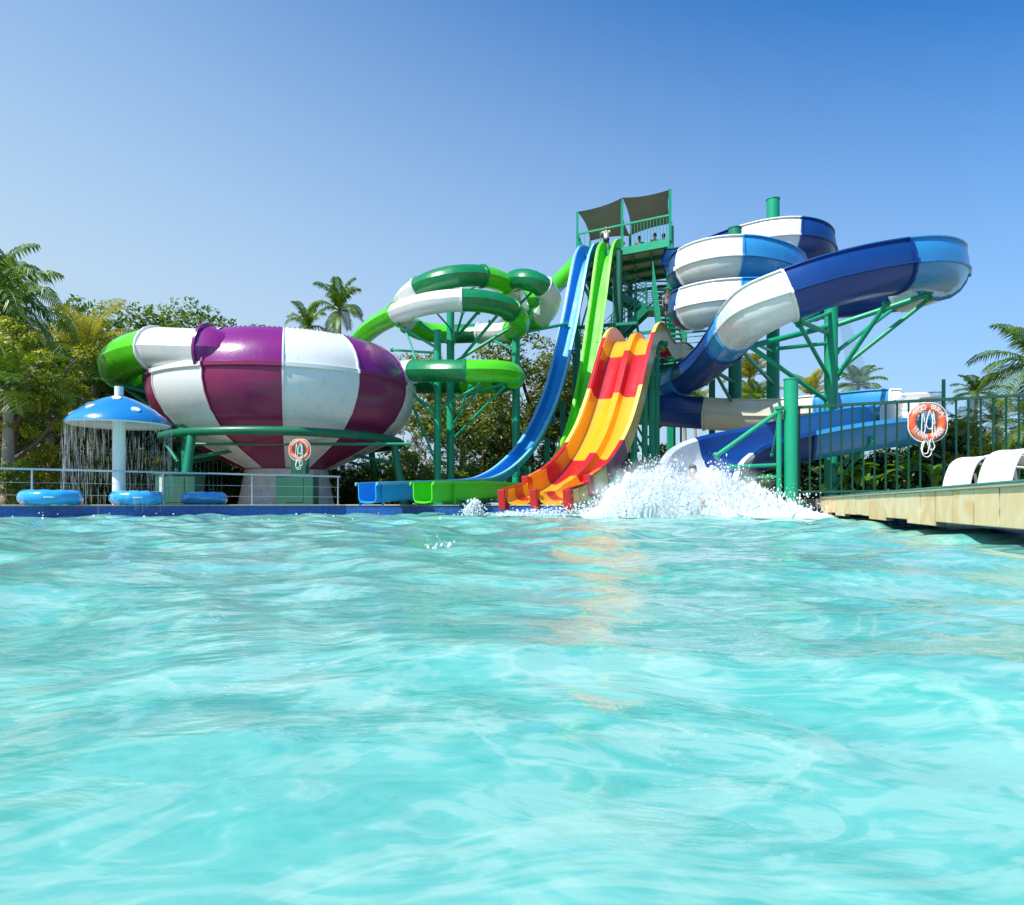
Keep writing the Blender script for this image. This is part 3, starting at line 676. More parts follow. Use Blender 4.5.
# inlet tube support
inl = thing('inlet_frame', tuple(P(150, HY + 7, 23)), 'green truss propping the tube slide left of the bowl', 'support frame')
for a, b, wd in [((117, 384, 24.2), (196, 405, 22.8), .14), ((125, 388, 24.5), (188, 433, 22.4), .12), ((187, 408, 22.6), (187, 503, 22.6), .34), ((150, 392, 23.5), (172, 420, 22.8), .1), ((150, 420, 24), (178, 462, 22.6), .12), ((187, 433, 22.6), (150, 402, 23.2), .08)]:
    mb = MB(); mb.cyl(P(*a), P(*b), wd / 2, n=12); mb.build('strut' if wd < .3 else 'column', M['post2'], inl, smooth=40)

# ------------------------------------------------------------------ straight slides
def straight(name, label, ctrl, width, wall, marks, rimmat, end_low=None, lanes=1, outer=None):
    seq = smoothed(catmull([Vector(c) for c in ctrl], .2), 3); fr = frames(seq)
    root = thing(name, (ctrl[-1][0], ctrl[-1][1], 0), label, 'water slide'); hw = width / 2
    wf = wall if callable(wall) else (lambda s: wall)
    def prof(s):
        h = wf(s); c = .12
        if lanes == 1:
            poly = [(-hw, h), (-hw, c), (-hw + c * .4, c * .3), (-hw + c * 1.2, 0), (0, -.01), (hw - c * 1.2, 0), (hw - c * .4, c * .3), (hw, c), (hw, h)]
        else:
            d = min(h * .5, .27); poly = [(-hw, h), (-hw, c * 1.5), (-hw + c * .5, c * .4), (-hw + c * 1.4, 0), (-.24, 0), (-.14, c * .5), (-.07, d), (.07, d), (.14, c * .5), (.24, 0), (hw - c * 1.4, 0), (hw - c * .5, c * .4), (hw, c * 1.5), (hw, h)]
        return thick(poly, .03)
    # clamp side walls outside
    for key, sub in sections(fr, marks):
        mb = MB(); sweep(mb, sub, prof, closed=True); mb.build('slide_section', M[key], root, smooth=35)
    for sg in (-1, 1):
        for (key, sub) in sections(fr, rimmat if isinstance(rimmat, list) else [(0, rimmat)]):
            mb = MB(); vs = []
            pr = lambda s: [(sg * (hw + .05) + dx, wf(s) + dz) for dx, dz in ((-.055, .0), (-.055, .035), (.05, .035), (.05, -.05), (.03, -.05), (.03, 0))]
            sweep(mb, sub, pr, closed=True, caps=True); mb.build('rim', M[key], root, smooth=35)
    if outer:
        for sg, (key, sub) in [(a_, b_) for a_ in (-1, 1) for b_ in sections(fr, outer)]:
            mb = MB()
            sweep(mb, sub, lambda s: [(sg * (hw + .045), -.05), (sg * (hw + .045), wf(s) - .03), (sg * (hw + .065), wf(s) - .03), (sg * (hw + .065), -.05)], closed=True); mb.build('outer_skin', M[key], root, smooth=35)
    for i, f in enumerate(fr):
        if i % 18 == 9:
            mb = MB(); sweep(mb, [(f[0] - f[1].cross(f[2]) * .03, f[1], f[2], f[3]), (f[0] + f[1].cross(f[2]) * .03, f[1], f[2], f[3])], [(-hw - .09, wf(f[3]) * .92), (-hw - .09, -.12), (hw + .09, -.12), (hw + .09, wf(f[3]) * .92), (hw + .06, wf(f[3]) * .92), (hw + .06, -.06), (-hw - .06, -.06), (-hw - .06, wf(f[3]) * .92)], closed=True, caps=False)
            mb.build('rib', M[marks[0][1] if lanes == 1 else 'pale_yellow'], root)
    return root, fr
def lineXY(x0, y0, sl, D): return x0 - sl * (y0 - D)
# green
g_ = [(31.6, 11.05), (31.0, 11.02), (30.5, 10.75), (30.15, 10.0), (29.6, 8.5), (28.6, 5.55), (27.6, 3.35), (26.4, 1.8), (25.0, .78), (23.5, .32), (22, .2), (20, .12), (18.3, .06), (17.6, .02)]
ctrl = [(lineXY(4.46, 31, .50, D), D, z + EYE) for D, z in g_]
green, gfr2 = straight('speed_slide', 'steep bright green straight slide dropping from the tower top', ctrl, .58, lambda s: float(np.interp(s, [0, 1.5, 4, 9, 11], [.62, .60, .36, .36, .5])), [(0, 'lime_slide')], 'lime_rim', outer=None)
b_ = [(31.9, 11.05), (31.3, 11.02), (30.9, 10.7), (30.4, 9.7), (29.7, 7.9), (28.6, 5.3), (27.6, 3.6), (26.2, 2.05), (24.6, 1.0), (23.2, .5), (21.8, .3), (20.5, .16), (19.0, .08), (18.1, .02)]
ctrl = [(lineXY(3.36, 31, .55, D), D, z + EYE) for D, z in b_]
blue, bfr2 = straight('speed_slide', 'steep blue straight slide with pale rims left of the green one', ctrl, .60, lambda s: float(np.interp(s, [0, 1.5, 4, 9, 11], [.62, .60, .36, .36, .5])), [(0, 'blue')], 'blue_rim')
# trough screens under run-outs
def runout(fr, s0, mat, label, n):
    sub = [f for f in fr if f[3] >= s0]
    root = thing('runout_stand', (sub[-1][0].x, sub[-1][0].y, ZC), label, 'slide stand')
    for i, f in enumerate(sub[:-6]):
        if i % 9 == 0:
            mb = MB(); p = f[0] + f[1] * .5; q = f[0] - f[1] * .5
            for e in (p, q): mb.bar((e.x, e.y, ZC - .01), (e.x, e.y, e.z - .02), .08)
            mb.bar(p - Vector((0, 0, .06)), q - Vector((0, 0, .06)), .08); mb.build('trestle', M['post2'], root)
runout(gfr2, 7.6, 'post2', 'low green trestles under the green slide run-out', 3); runout(bfr2, 7.6, 'post2', 'low green trestles under the blue slide run-out', 3)
# rainbow slide, two lanes
r_ = [(26.4, 5.3), (25.4, 5.28), (24.5, 5.1), (23.8, 4.9), (23.2, 4.98), (22.6, 5.2), (22.1, 5.2), (21.65, 4.8), (21.1, 4.0), (20.4, 2.9), (19.6, 1.9), (18.7, 1.15), (17.8, .62), (17.0, .32), (16.3, .14), (15.7, .05), (15.3, -.02)]
ctrl = [(lineXY(.86, 16, .5, D), D, z + EYE) for D, z in r_]
def rwall(s):
    if s < 13.7: return .46
    return max(.33, .46 - (s - 13.7) * 1.0)
rb, rfr = straight('two_lane_slide', 'yellow and red striped two-lane slide with a hump, right of the green slide', ctrl, 1.46, rwall, [(0, 'yellow'), (3.0, 'red'), (3.8, 'yellow'), (7.3, 'red'), (8.8, 'yellow'), (10.9, 'red'), (12.4, 'yellow'), (14.3, 'red'), (14.7, 'yellow')], [(0, 'red'), (3.2, 'pale_yellow'), (7.0, 'red'), (8.8, 'pale_yellow'), (10.8, 'red'), (12.6, 'orange'), (13.6, 'red')], lanes=2, outer=[(0, 'pale_yellow'), (10.6, 'plum'), (12.2, 'pale_yellow')])
# end rims facing pool (3 red uprights per tier)
f = rfr[-1]
for u in (-.78, 0, .78):
    mb = MB(); mb.quadbox([f[0] + f[1] * (u + dx) + f[2] * dz + Vector((-.447, -.894, 0)) * dy for dz in (-.12, .35) for dx, dy in ((-.09, -.12), (.09, -.12), (.09, .10), (-.09, .10))])
    mb.build('end_cap', M['red'], rb, bevel=.03)
idx = min(range(len(rfr)), key=lambda i: abs(rfr[i][3] - 13.8)); f = rfr[idx]
for u in (-.78, .78):
    mb = MB(); mb.quadbox([f[0] + f[1] * (u + dx) + f[2] * dz + Vector((-.447, -.894, 0)) * dy for dz in (0, .5) for dx, dy in ((-.09, -.14), (.09, -.14), (.09, .14), (-.09, .14))])
    mb.build('end_cap', M['red'], rb, bevel=.03)
# supports for the two-lane slide
sup = thing('slide_trestle', (3.4, 22, ZC), 'green posts and cross bars under the hump of the striped slide', 'support frame')
for fi in (5.4, 6.6, 8.0, 9.4):
    f = min(rfr, key=lambda q: abs(q[3] - fi))
    for u in (-.6, .7):
        p = f[0] + f[1] * u; mb = MB(); mb.cyl((p.x, p.y, ZC - .01), (p.x, p.y, p.z - .12), .09, n=12); mb.build('post', M['post'], sup, smooth=40)
    p = f[0] - f[1] * .95; q = f[0] + f[1] * .95; mb = MB(); mb.bar(p - Vector((0, 0, .16)), q - Vector((0, 0, .16)), .12)
    mb.bar((p.x, p.y, .8), (q.x, q.y, p.z - .9), .06); mb.build('cross_bar', M['post2'], sup)
# speed slide supports
sup2 = thing('slide_trestle', (2.6, 28, ZC), 'tall green posts holding up the steep blue and green slides', 'support frame')
for fr_, ids in ((gfr2, (4.6, 5.6, 6.6, 7.6)), (bfr2, (4.6, 5.6, 6.6, 7.6))):
    for fi in ids:
        f = min(fr_, key=lambda q: abs(q[3] - fi)); p = f[0] + Vector((.35, .5, -.05)); mb = MB(); mb.cyl((p.x, p.y, ZC - .01), (p.x, p.y, p.z), .11, n=12); mb.bar((p.x - .3, p.y - .6, p.z - .02), (p.x, p.y, p.z - .02), .09); mb.build('post', M['post2'], sup2, smooth=40)
for z in (2.6, 5.2, 7.8):
    mb = MB(); mb.bar((2.6, 30.0, z), (5.2, 29.2, z), .12); mb.bar((5.2, 29.2, z), (5.6, 31.0, z), .1)
    mb.build('cross_bar', M['post2'], sup2)

# ------------------------------------------------------------------ tower
FR = Vector((6.66, 29.5, 0)); FL = Vector((2.95, 31.6, 0)); DV = Vector((1.0, 3.9, 0)); BR = FR + DV; BL = FL + DV; DZ = 11.08 + EYE
tower = thing('slide_tower', ((FR.x + BL.x) / 2, (FR.y + BL.y) / 2, ZC), 'tall green steel launch tower with stairs and a railed top deck', 'tower')
def at(p, z): return Vector((p.x, p.y, z))
mids = (FL + FR) / 2; midb = (BL + BR) / 2
for p in (FL, FR, BL, BR, mids + Vector((-.2, .5, 0)), midb):
    mb = MB(); mb.bar(at(p, ZC - .01), at(p, DZ - .2), .24); mb.build('leg', M['post2' if p not in (FR,) else 'post'], tower, bevel=.01)
# top deck boards & joists
mb = MB(); c = [FL, FR, BR, BL]; mb.quadbox([at(p, DZ - .06) for p in c] + [at(p, DZ) for p in c]); mb.build('deck_boards', M['plywood'], tower)
for i in range(4):
    t = i / 3; mb = MB(); a = FL.lerp(BL, t); b = FR.lerp(BR, t); mb.bar(at(a, DZ - .16), at(b, DZ - .16), .14, .18); mb.build('joist', M['post2'], tower)
for i in range(6):
    t = i / 5; mb = MB(); a = FL.lerp(FR, t); b = BL.lerp(BR, t); mb.bar(at(a, DZ - .13), at(b, DZ - .13), .10, .12); mb.build('joist', M['post2'], tower)
mb = MB(); o_ = Vector((-.03, -.05, 0)); mb.bar(at(FL + o_, DZ - .08), at(FR + o_, DZ - .08), .06, .32); mb.bar(at(FR + Vector((.06, 0, 0)), DZ - .08), at(BR + Vector((.06, 0, 0)), DZ - .08), .06, .32); mb.build('fascia', M['post'], tower)
# railing
def railing(name, pts, z, h, root, mat, n_per=.14, horiz=False):
    mb = MB()
    for i in range(len(pts) - 1):
        a, b = pts[i], pts[i + 1]; za = z[i] if isinstance(z, list) else z; zb = z[i + 1] if isinstance(z, list) else z
        A = at(a, za); B = at(b, zb); U = Vector((0, 0, 1))
        mb.bar(A + U * h, B + U * h, .06); mb.bar(A + U * .1, B + U * .1, .04)
        if horiz:
            for q in (.25, .45, .65, .85): mb.bar(A + U * h * q, B + U * h * q, .025)
            step = 1.2; th = .05
        else: step = n_per; th = .022
        l = (B - A).length; k = max(1, int(l / step))
        for j in range(k + 1):
            p = A.lerp(B, j / k); mb.bar(p, p + U * h, th)
    return mb.build(name, M[mat], root)
s1 = FL.lerp(FR, .03); 
railing('railing', [FL, FL.lerp(FR, .08)], DZ, 1.1, tower, 'post')
railing('railing', [FL.lerp(FR, .26), FL.lerp(FR, .34)], DZ, 1.1, tower, 'post')
railing('railing', [FL.lerp(FR, .60), FR], DZ, 1.1, tower, 'post')
railing('railing', [FR, BR], DZ, 1.1, tower, 'post'); railing('railing', [BR, BL], DZ, 1.1, tower, 'post'); railing('railing', [BL, FL], DZ, 1.1, tower, 'post')
mb = MB(); mb.bar(at(FL, DZ + 1.1), at(FR, DZ + 1.1), .07); mb.build('hand_rail', M['post'], tower)
for p, z in ((FL, 13.22), (mids, 13.23), (FR, 13.3), (BL, 13.35), (midb, 13.3), (BR, 13.3)):
    mb = MB(); mb.bar(at(p, DZ), at(p, z + .22), .10); mb.build('shade_post', M['post'], tower)
# stairs
def flight(p0, p1, wvec, n, root, mat='post2'):
    p0, p1 = Vector(p0), Vector(p1); mb = MB(); wv = Vector(wvec)
    mb.bar(p0, p1, .08, .3); mb.bar(p0 + wv, p1 + wv, .08, .3); o = mb.build('stair_stringer', M[mat], root)
    mb = MB()
    d = (p1 - p0); dh = Vector((d.x, d.y, 0)).normalized() * .28
    for k in range(n):
        p = p0.lerp(p1, (k + .5) / n) + Vector((0, 0, .08)); q = p + wv
        mb.quadbox([p - dh / 2, p + dh / 2, q + dh / 2, q - dh / 2] + [x + Vector((0, 0, .04)) for x in (p - dh / 2, p + dh / 2, q + dh / 2, q - dh / 2)])
    mb.build('stair_tread', M[mat], root)
    mb = MB()
    for w_ in (Vector((0, 0, 0)), wv):
        for h in (.45, .7, .95, 1.15): mb.bar(p0 + w_ + Vector((0, 0, h)), p1 + w_ + Vector((0, 0, h)), .03)
        for k in range(5): p = p0.lerp(p1, k / 4) + w_; mb.bar(p, p + Vector((0, 0, 1.15)), .04)
    mb.build('stair_railing', M[mat], root)
def landing(c, root):
    c = [Vector(v) for v in c]; mb = MB(); mb.quadbox([v - Vector((0, 0, .2)) for v in c] + c); mb.build('landing', M['post2'], root)
    railing('landing_railing', [Vector((v.x, v.y, 0)) for v in (c[0], c[1], c[2], c[3])], c[0].z, 1.1, root, 'post2', horiz=True)
wv = (.25, 1.1, 0)
def ld(px0, px1, py, D): 
    a = P(px0, py, D); b = P(px1, py, D); return [a, b, b + Vector(wv), a + Vector(wv)]
def low_(v): return v
landing(ld(646, 672, 306, 31.2), tower); flight(P(604, 288, 31.4), P(646, 308, 31.2), wv, 10, tower); flight(P(646, 308, 30.4), P(600, 352, 30.4), (.2, .8, 0), 14, tower)
landing(ld(585, 604, 355, 30.6), tower); flight(P(604, 356, 31.6), P(650, 386, 31.6), wv, 10, tower)
landing(ld(650, 676, 386, 31.4), tower); flight(P(650, 388, 30.4), P(604, 430, 30.4), (.2, .8, 0), 14, tower)
# platform for the striped slide
zp = 5.15 + EYE; pf = [Vector((5.2, 26.0, zp)), Vector((7.2, 25.2, zp)), Vector((8.2, 29.3, zp)), Vector((6.2, 30.1, zp))]
landing(pf, tower)
for p in pf[:2]:
    mb = MB(); mb.bar((p.x, p.y, ZC - .01), (p.x, p.y, zp), .18); mb.build('leg', M['post2'], tower)
flight((5.75, 28.6, 9.0), (5.5, 25.6, 5.4), (.9, .1, 0), 16, tower)
# bracing, pipe
mb = MB()
for za, zb in ((1.2, 4.4), (4.4, 7.6), (7.6, 10.7)):
    for a, b in ((FL, BL), (FR, BR), (BL, BR)): mb.bar(at(a, za), at(b, zb), .07); mb.bar(at(a, zb), at(b, zb), .12)
    if zb < 10: mb.bar(at(FL, zb), at(FR, zb), .12)
mb.build('bracing', M['post2'], tower)
mb = MB(); q = P(681, 400, 30.5); mb.cyl((q.x, q.y, ZC), (q.x, q.y, 9.2), .05, n=8); mb.bar((q.x, q.y, 6), (FR.x, FR.y, 6), .05); mb.build('water_pipe', M['cloth_g'], tower)
mb = MB(); q = P(619.5, 400, 29.8); mb.cyl((q.x, q.y, ZC), (q.x, q.y, DZ - .3), .14, n=16); mb.build('riser_pipe', M['cabinet'], tower, smooth=40)
# shade sails
def sail(c, label, bow=(.05, .07, .05, .07)):
    c = [Vector(v) for v in c]; n_ = 18; vs = []
    for i in range(n_ + 1):
        for j in range(n_ + 1):
            u = i / n_; v = j / n_
            bu = 4 * u * (1 - u); bv = 4 * v * (1 - v)
            uu = u + (bow[1] * (1 - u) - bow[3] * u) * bv * 1.0; vv = v + (bow[0] * (1 - v) - bow[2] * v) * bu
            p = c[0].lerp(c[1], uu).lerp(c[3].lerp(c[2], uu), vv); p = p + Vector((0, 0, -.22 * bu * bv)); vs.append(p)
    fs = [(i * (n_ + 1) + j, (i + 1) * (n_ + 1) + j, (i + 1) * (n_ + 1) + j + 1, i * (n_ + 1) + j + 1) for i in range(n_) for j in range(n_)]
    mb = MB(); mb.add(vs, fs); o = mb.build('shade_sail', M['sail'], smooth=60, loc=c[0]); md = o.modifiers.new('s', 'SOLIDIFY'); md.thickness = .012
    tag(o, label, 'shade sail', 'grey shade sails over the tower deck')
sail([at(FL, 13.45), at(mids, 13.62), at(midb, 13.45), at(BL, 13.6)], 'left dark grey shade sail stretched over the tower deck')
sail([at(mids, 13.62), at(FR, 13.50), at(BR, 13.65), at(midb, 13.45)], 'right dark grey shade sail stretched over the tower deck')

# ------------------------------------------------------------------ people
def skin_mesh(name, joints, edges, radii, mat, parent, sub=2):
    me = bpy.data.meshes.new(name); me.from_pydata([tuple(j) for j in joints], edges, []); o = bpy.data.objects.new(name, me); COL.objects.link(o)
    md = o.modifiers.new('skin', 'SKIN')
    bpy.context.view_layer.objects.active = o
    if not me.skin_vertices: me.attributes.new  # created by modifier
    sk = me.skin_vertices
    if len(sk) == 0:
        bm = bmesh.new(); bm.from_mesh(me); bm.verts.layers.skin.verify(); bm.to_mesh(me); bm.free()
    sk = me.skin_vertices[0].data
    for i, r_ in enumerate(radii): sk[i].radius = (r_, r_) if not isinstance(r_, tuple) else r_
    sk[0].use_root = True
    md.use_smooth_shade = True
    s2 = o.modifiers.new('sub', 'SUBSURF'); s2.levels = sub; s2.render_levels = sub
    dg = bpy.context.evaluated_depsgraph_get(); dg.update(); ev = o.evaluated_get(dg); m2 = bpy.data.meshes.new_from_object(ev)
    o.modifiers.clear(); o.data = m2; m2.materials.clear(); m2.materials.append(mat); m2.polygons.foreach_set('use_smooth', [True] * len(m2.polygons))
    o.parent = parent
    return o
def person(loc, h, rz, pose, skin, top, bottom, label, hair='hair'):
    s = h / 1.75; root = thing('person', loc, label, 'person'); root.rotation_euler = (0, 0, rz); root.scale = (s, s, s)
    J = dict(pelvis=(0, 0, .95), waist=(0, 0, 1.08), chest=(0, 0, 1.30), neck=(0, 0, 1.47), nk2=(0, -.01, 1.54), head=(0, -.02, 1.62), crown=(0, -.01, 1.70),
             shL=(.17, 0, 1.40), elL=(.24, .03, 1.13), wrL=(.26, -.06, .89), haL=(.26, -.08, .82), fiL=(.26, -.09, .75), shR=(-.17, 0, 1.40), elR=(-.24, .03, 1.13), wrR=(-.26, -.06, .89), haR=(-.26, -.08, .82), fiR=(-.26, -.09, .75),
             hpL=(.09, 0, .90), knL=(.10, -.03, .50), anL=(.10, .02, .09), toL=(.11, -.13, .03), hpR=(-.09, 0, .90), knR=(-.10, -.03, .50), anR=(-.10, .02, .09), toR=(-.11, -.13, .03))
    J.update(pose)
    names = list(J); idx = {n_: i for i, n_ in enumerate(names)}
    E = [('pelvis', 'waist'), ('waist', 'chest'), ('chest', 'neck'), ('neck', 'nk2'), ('nk2', 'head'), ('head', 'crown')]
    for q in 'LR': E += [('chest', 'sh' + q), ('sh' + q, 'el' + q), ('el' + q, 'wr' + q), ('wr' + q, 'ha' + q), ('ha' + q, 'fi' + q), ('pelvis', 'hp' + q), ('hp' + q, 'kn' + q), ('kn' + q, 'an' + q), ('an' + q, 'to' + q)]
    rad = dict(pelvis=(.14, .10), waist=(.125, .09), chest=(.15, .10), neck=.062, nk2=.055, head=(.078, .095), crown=(.065, .08), sh=.060, el=.042, wr=.030, ha=.038, fi=.018, hp=.088, kn=.058, an=.040, to=.032)
    skin_mesh('body', [J[n_] for n_ in names], [(idx[a], idx[b]) for a, b in E], [rad.get(n_) or rad[n_[:2]] for n_ in names], M[skin], root)
    hd = Vector(J['head']); cr = Vector(J['crown']); hu = (cr - Vector(J['nk2'])).normalized()
    def sub_(nm, keys, ed, grow, mat):
        skin_mesh(nm, [J[k_] if k_ in J else k_ for k_ in keys], ed, [tuple(x * grow for x in (rad.get(k_) or rad[k_[:2]])) if isinstance(rad.get(k_) or rad[k_[:2]], tuple) else (rad.get(k_) or rad[k_[:2]]) * grow for k_ in keys], M[mat], root)
    mid = lambda a, b, t: tuple(Vector(J[a]).lerp(Vector(J[b]), t))
    if top:
        J['slL'] = mid('shL', 'elL', .55); J['slR'] = mid('shR', 'elR', .55); rad['sl'] = .052
        sub_('shirt', ['pelvis', 'waist', 'chest', 'shL', 'slL', 'shR', 'slR'], [(0, 1), (1, 2), (2, 3), (3, 4), (2, 5), (5, 6)], 1.12, top)
    if bottom:
        J['thL'] = mid('hpL', 'knL', .8); J['thR'] = mid('hpR', 'knR', .8); rad['th'] = .075
        sub_('shorts', ['pelvis', 'hpL', 'thL', 'hpR', 'thR'], [(0, 1), (1, 2), (0, 3), (3, 4)], 1.12, bottom)
    # face + hair
    def blob(nm, c, r3, mat, cut=None):
        bm = bmesh.new(); bmesh.ops.create_icosphere(bm, subdivisions=3, radius=1)
        for v in bm.verts: v.co = Vector((v.co.x * r3[0], v.co.y * r3[1], v.co.z * r3[2]))
        if cut:
            bmesh.ops.delete(bm, geom=[v for v in bm.verts if cut(v.co)], context='VERTS')
        q = hu.to_track_quat('Z', 'Y')
        me = bpy.data.meshes.new(nm); bm.to_mesh(me); bm.free(); me.materials.append(M[mat]); me.polygons.foreach_set('use_smooth', [True] * len(me.polygons)); o = bpy.data.objects.new(nm, me); COL.objects.link(o); o.parent = root; o.location = c
        return o
    blob('hair', hd + hu * .035 + Vector((0, .012, 0)), (.092, .112, .125), hair, lambda c: c.y < -.03 and c.z < .045 or c.z < -.07)
    for sx in (-1, 1): blob('eye', hd + Vector((sx * .032, -.088, .018)), (.012, .008, .008), 'hair')
    blob('nose', hd + Vector((0, -.10, -.008)), (.012, .018, .02), skin); blob('mouth', hd + Vector((0, -.092, -.045)), (.026, .008, .006), 'red')
    for sx in (-1, 1): blob('ear', hd + Vector((sx * .086, .0, .0)), (.012, .02, .032), skin)
    return root
f = min(gfr2, key=lambda q: abs(q[3] - .9))
person((f[0].x - .30, f[0].y - .05, f[0].z + .02), 1.30, R(-25), dict(elR=(-.30, -.14, 1.22), wrR=(-.22, -.36, 1.18), haR=(-.20, -.43, 1.18), fiR=(-.19, -.50, 1.17), elL=(.28, -.14, 1.22), wrL=(.26, -.36, 1.2), haL=(.25, -.43, 1.2), fiL=(.25, -.50, 1.19)), 'skin', 'cloth_w', 'cloth_d', 'person in white top and dark shorts at the top of the green slide')
person((6.75, 34.0 - .9, DZ), 1.72, R(180), {}, 'skin', 'cloth_b', 'cloth_d', 'person in blue top waiting at the back of the tower deck')
person((6.05, 33.2, DZ), 1.62, R(160), {}, 'skin2', 'cloth_d', 'cloth_g', 'person in dark clothes waiting at the left back of the tower deck')
person((7.15, 33.0, DZ), 1.66, R(200), {}, 'skin2', 'cloth_g', 'cloth_d', 'person in grey top by the right rear corner of the tower deck')
pp = P(664, 324, 28.4); person((6.05, 27.25, 7.25), 1.38, R(10), dict(knL=(.10, -.16, .55), anL=(.10, -.10, .22), toL=(.11, -.25, .16)), 'skin2', 'cloth_g', 'cloth_d', 'dark haired person in grey top walking down the tower stairs')
# swimmer arriving at the pool
sw = P(689, 504, 15.3)
person((sw.x + .05, 15.0, -.10), 1.72, R(8), dict(pelvis=(0, .05, .42), waist=(0, .10, .52), chest=(0, .18, .76), neck=(0, .17, .95), nk2=(0, .15, 1.01), head=(0, .12, 1.08), crown=(0, .12, 1.16),
       shL=(.17, .18, .88), elL=(.36, .02, .92), wrL=(.38, -.08, 1.02), haL=(.38, -.10, 1.10), fiL=(.38, -.10, 1.18), shR=(-.17, .18, .88), elR=(-.30, .05, .66), wrR=(-.36, -.12, .52), haR=(-.37, -.19, .48), fiR=(-.38, -.25, .46),
       hpL=(.09, 0, .40), knL=(.14, -.40, .56), anL=(.14, -.74, .36), toL=(.14, -.84, .46), hpR=(-.09, 0, .40), knR=(-.14, -.40, .54), anR=(-.14, -.74, .34), toR=(-.14, -.84, .44)), 'skin', None, 'cloth_d', 'swimmer shooting out of the blue flume with one arm up in the spray')

# ------------------------------------------------------------------ splash
def blobs(name, pts, rads, mat, label, cat, elong=None):
    bm = bmesh.new(); bmesh.ops.create_icosphere(bm, subdivisions=1, radius=1); base = np.array([v.co[:] for v in bm.verts]); fa = np.array([[v.index for v in f_.verts] for f_ in bm.faces]); bm.free()
    pts = np.array(pts); rads = np.array(rads); n_ = len(pts); k_ = len(base)
    sc = np.ones((n_, 3)) if elong is None else elong
    V = (pts[:, None, :] + base[None] * rads[:, None, None] * sc[:, None, :]).reshape(-1, 3); Fq = (fa[None] + (np.arange(n_) * k_)[:, None, None]).reshape(-1, 3)
    me = bpy.data.meshes.new(name); me.vertices.add(len(V)); me.vertices.foreach_set('co', V.astype(np.float32).ravel()); me.loops.add(Fq.size); me.loops.foreach_set('vertex_index', Fq.ravel().astype(np.int32))
    me.polygons.add(len(Fq)); me.polygons.foreach_set('loop_start', (np.arange(len(Fq)) * 3).astype(np.int32)); me.polygons.foreach_set('loop_total', np.full(len(Fq), 3, np.int32)); me.update(calc_edges=True)
    me.polygons.foreach_set('use_smooth', np.ones(len(Fq), bool)); me.materials.append(M[mat]); o = bpy.data.objects.new(name, me); COL.objects.link(o)
    tag(o, label, cat, None, 'stuff'); return o
rs = np.random.RandomState(5)
def hill(px):
    return np.interp(px, [584, 600, 612, 637, 657, 675, 686, 697, 712, 727, 752, 777, 800, 818], [0, .22, .48, .84, .96, .86, .66, .62, .88, .70, .50, .26, .10, 0])
# mound
nx, ny = 420, 130
from mathutils import noise as mnoise
def fbm(x, y, z):
    return mnoise.fractal(Vector((x, y, z)), .9, 2.1, 5)
V = []; 
for j in range(ny):
    for i in range(nx):
        px = 578 + 246 * i / (nx - 1); t = j / (ny - 1); Y = 13.7 + t * 1.9 + .5 * math.sin(px * .021) * (1 - t); X = (px - HX) / F * 14.8
        hh = float(hill(px)); prof_ = math.sin(math.pi * min(1, t * 1.15)) ** .8 if t < .87 else math.sin(math.pi * 1.0) 
        prof_ = max(0, math.sin(math.pi * min(t, 1))) ** .7
        nz = fbm(X * 2.2, Y * 2.2, 1.3); n2 = fbm(X * 11, Y * 9, 4.1)
        z = hh * 1.32 * prof_ * (.72 + .42 * nz) + .14 * n2 * min(1, hh * 4) * prof_ + .02 * prof_
        V.append((X + .12 * n2 * hh, Y + .12 * nz, z - .03))
mb = MB(); mb.add(V, [(j * nx + i, j * nx + i + 1, (j + 1) * nx + i + 1, (j + 1) * nx + i) for j in range(ny - 1) for i in range(nx - 1)])
o = mb.build('splash', M['foam'], smooth=180); tag(o, 'white water splash where the blue flume meets the pool', 'splash', None, 'stuff')
pts = []; rd = []
while len(pts) < 30000:
    px = rs.uniform(584, 818); hh = float(hill(px)); t = rs.beta(2, 2); Y = 13.6 + 2.0 * t
    z = hh * (math.sin(math.pi * t) ** .7) * rs.uniform(.3, 1.0) + abs(rs.normal()) * .07 * (hh + .12)
    if z > hh * 1.35 + .1: continue
    if abs(px - 690) < 8 and z > .66: continue
    if abs(px - 690) < 9 and Y < 15.1 and z > .66: continue
    pts.append(((px - HX) / F * 14.8 + rs.normal() * .02, Y, z)); rd.append(min(.016, .0018 + abs(rs.normal()) * .0034))
for _ in range(1500):     # flung droplets
    a = rs.uniform(-1, 1); px = 695 + a * 115 + rs.normal() * 8; pts.append(((px - HX) / F * 14.8, 14.6 + rs.normal() * .4, max(.02, float(hill(px)) * 1.0 + abs(rs.normal()) * .17))); rd.append(abs(rs.normal()) * .006 + .003)
el = np.ones((len(pts), 3)); el[:, 2] = rs.uniform(.8, 3.2, len(pts)) ; el[:, 0] = rs.uniform(.8, 1.8, len(pts))
blobs('spray', pts, rd, 'foam', 'fine white droplets thrown up around the swimmer', 'spray', el)
